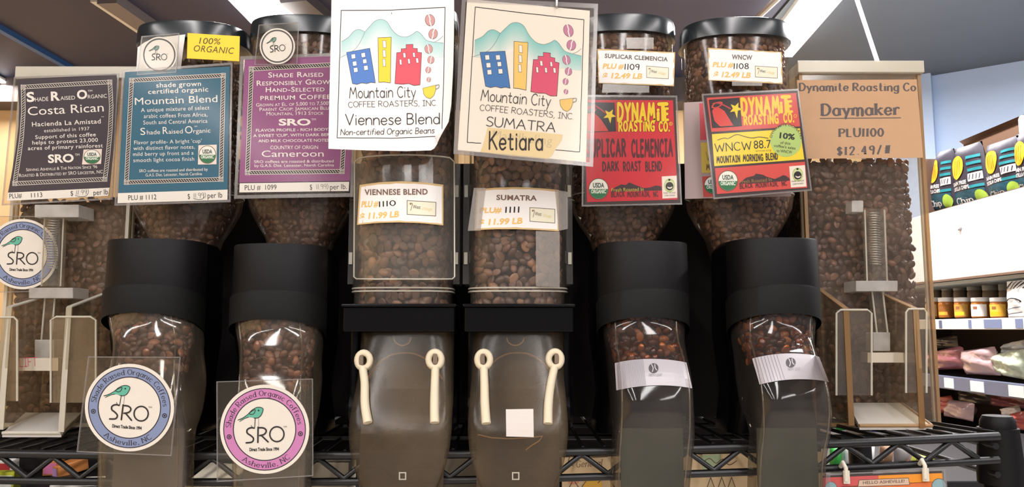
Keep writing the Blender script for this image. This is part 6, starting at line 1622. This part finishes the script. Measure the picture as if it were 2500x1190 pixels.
# open carton of chip bags on the case
CARD = mat('corrugated_cardboard', (106, 82, 66), .8, .15, noise=.06, nscale=50); CARDD = mat('shaded_cardboard', (86, 67, 57), .8, .15)  # second cardboard is a darker copy, inner shade put into its colour
XB = 1.45
zt_ = 1.797
ya, yb = atx(2262, 520, XB).y, 1.75
XK = 1.60
bk = atx(2385, 342, XK).z; ek = atx(2262, 386, XB).z
t = thing('chip_carton', 'open brown carton of chip bags on top of the white case', 'carton', Vector((XB + .1, (ya + yb) / 2, zt_)))
mb = MB(); mb.box(XB, XK, yb, ya, zt_, zt_ + .005, CARDD); mb.box(XK - .005, XK, yb, ya, zt_, bk, CARD); mb.box(XB, XK, ya - .005, ya, zt_, ek, CARDD); mb.box(XB, XK, yb, yb + .005, zt_, ek, CARD)
obj('box', mb, t, 0)
mb = MB(); mb.hexa([(XK - .005, yb, bk), (XK, yb, bk), (XK, ya, bk), (XK - .005, ya, bk), (XK - .02, yb, bk + .012), (XK - .015, yb, bk + .012), (XK - .015, ya, bk + .012), (XK - .02, ya, bk + .012)], CARD); obj('flap', mb, t, 0)
def chips(P, mb):
    W_ = ink((196, 190, 186)); TL = ink((30, 112, 118)); DT = ink((22, 62, 74))
    F = lambda pts, m, o=0.0: flatart(P, mb, pts, m, o)
    F([(.04, .72), (.96, .72), (.96, .97), (.04, .97)], DT)
    for v in (.2, .3, .40, .66): F([(.66, v), (.97, v - .01), (.97, v + .035), (.66, v + .045)], TL, .0004)
    F([(.66, .48), (.97, .46), (.97, .58), (.66, .60)], W_, .0004)
    for k in range(4): F([(.68 + k * .07, .57), (.71 + k * .07, .49), (.73 + k * .07, .49), (.70 + k * .07, .57)], ink((60, 50, 60)), .0008)
    F([(.33 + .24 * math.cos(a) * (1 - .15 * math.sin(a)), .34 + .19 * math.sin(a)) for a in (2 * math.pi * i / 22 for i in range(22))], ink((222, 152, 30)), .0004)
    for k in range(4): F([(.22 + k * .07, .22), (.24 + k * .07, .22), (.25 + k * .07, .46), (.235 + k * .07, .46)], ink((150, 100, 30)), .0008)
    for s_, v, a, b in (('GRAIN FREE', .62, .06, .62), ('TORTILLA CHIPS', .70, .02, .66)):
        g = layout(s_, 'sans', .034); xs = [p[0] for vv, f in g for p in vv]; A, B = min(xs), max(xs)
        for vv, f in g: mb.tris([P(lerp(a, b, (x - A) / (B - A)), v - y * .055, .0008) for x, y, z in vv], f, W_)
    g = layout('Chip', 'serif', .5); xs = [p[0] for vv, f in g for p in vv]; A, B = min(xs), max(xs)
    for vv, f in g: mb.tris([P(lerp(.14, .66, (x - A) / (B - A)), .92 - y * .1, .0008) for x, y, z in vv], f, W_)
    F([(.86 + .13 * math.cos(a), .86 + .12 * math.sin(a)) for a in (2 * math.pi * i / 18 for i in range(18))], ink((128, 152, 52)), .0008)
BAG = mat('charcoal_chip_bag', (44, 40, 50), .5, .35)
for i, (q, l) in enumerate((([(2290, 372), (2330, 362), (2334, 512), (2276, 520)], 'chip bag at the left end of the carton, only its edge showing'), ([(2328, 366), (2398, 344), (2424, 500), (2340, 516)], 'chip bag second from the left in the carton, yellow tortilla printed on it'),
     ([(2410, 356), (2486, 330), (2500, 478), (2424, 500)], 'chip bag in the middle of the carton reading grain free'), ([(2480, 330), (2552, 306), (2574, 470), (2496, 482)], 'chip bag at the right edge of the picture in the carton'))):
    pouch('chip_bag', l, 'chip bag', q, 1.49 + .01 * (i % 2), .06, BAG, 50 + i, chips, 'chip bags in the carton', crease=.05)
# white bottle just visible at the right edge
p = atx(2502, 330, 1.56); mb = MB(); zb_ = zt_
t = thing('spray_bottle', 'white bottle top at the right edge of the picture above the chip bags', 'bottle', Vector((1.56, p.y, zt_ + .006)))
mb = MB(); mb.loft([ring(1.56, p.y, z, r_, r_, 20) for z, r_ in ((zt_ + .006, .02), (p.z - .02, .02), (p.z - .005, .012))], mat('grey_bottle', (150, 156, 160), .3, .5)); obj('bottle_body', mb, t, 40)
mb = MB(); mb.loft([ring(1.56, p.y, z, r_, r_, 20) for z, r_ in ((p.z - .006, .014), (p.z + .05, .014), (p.z + .06, .010))], m_wh); obj('cap', mb, t, 40)
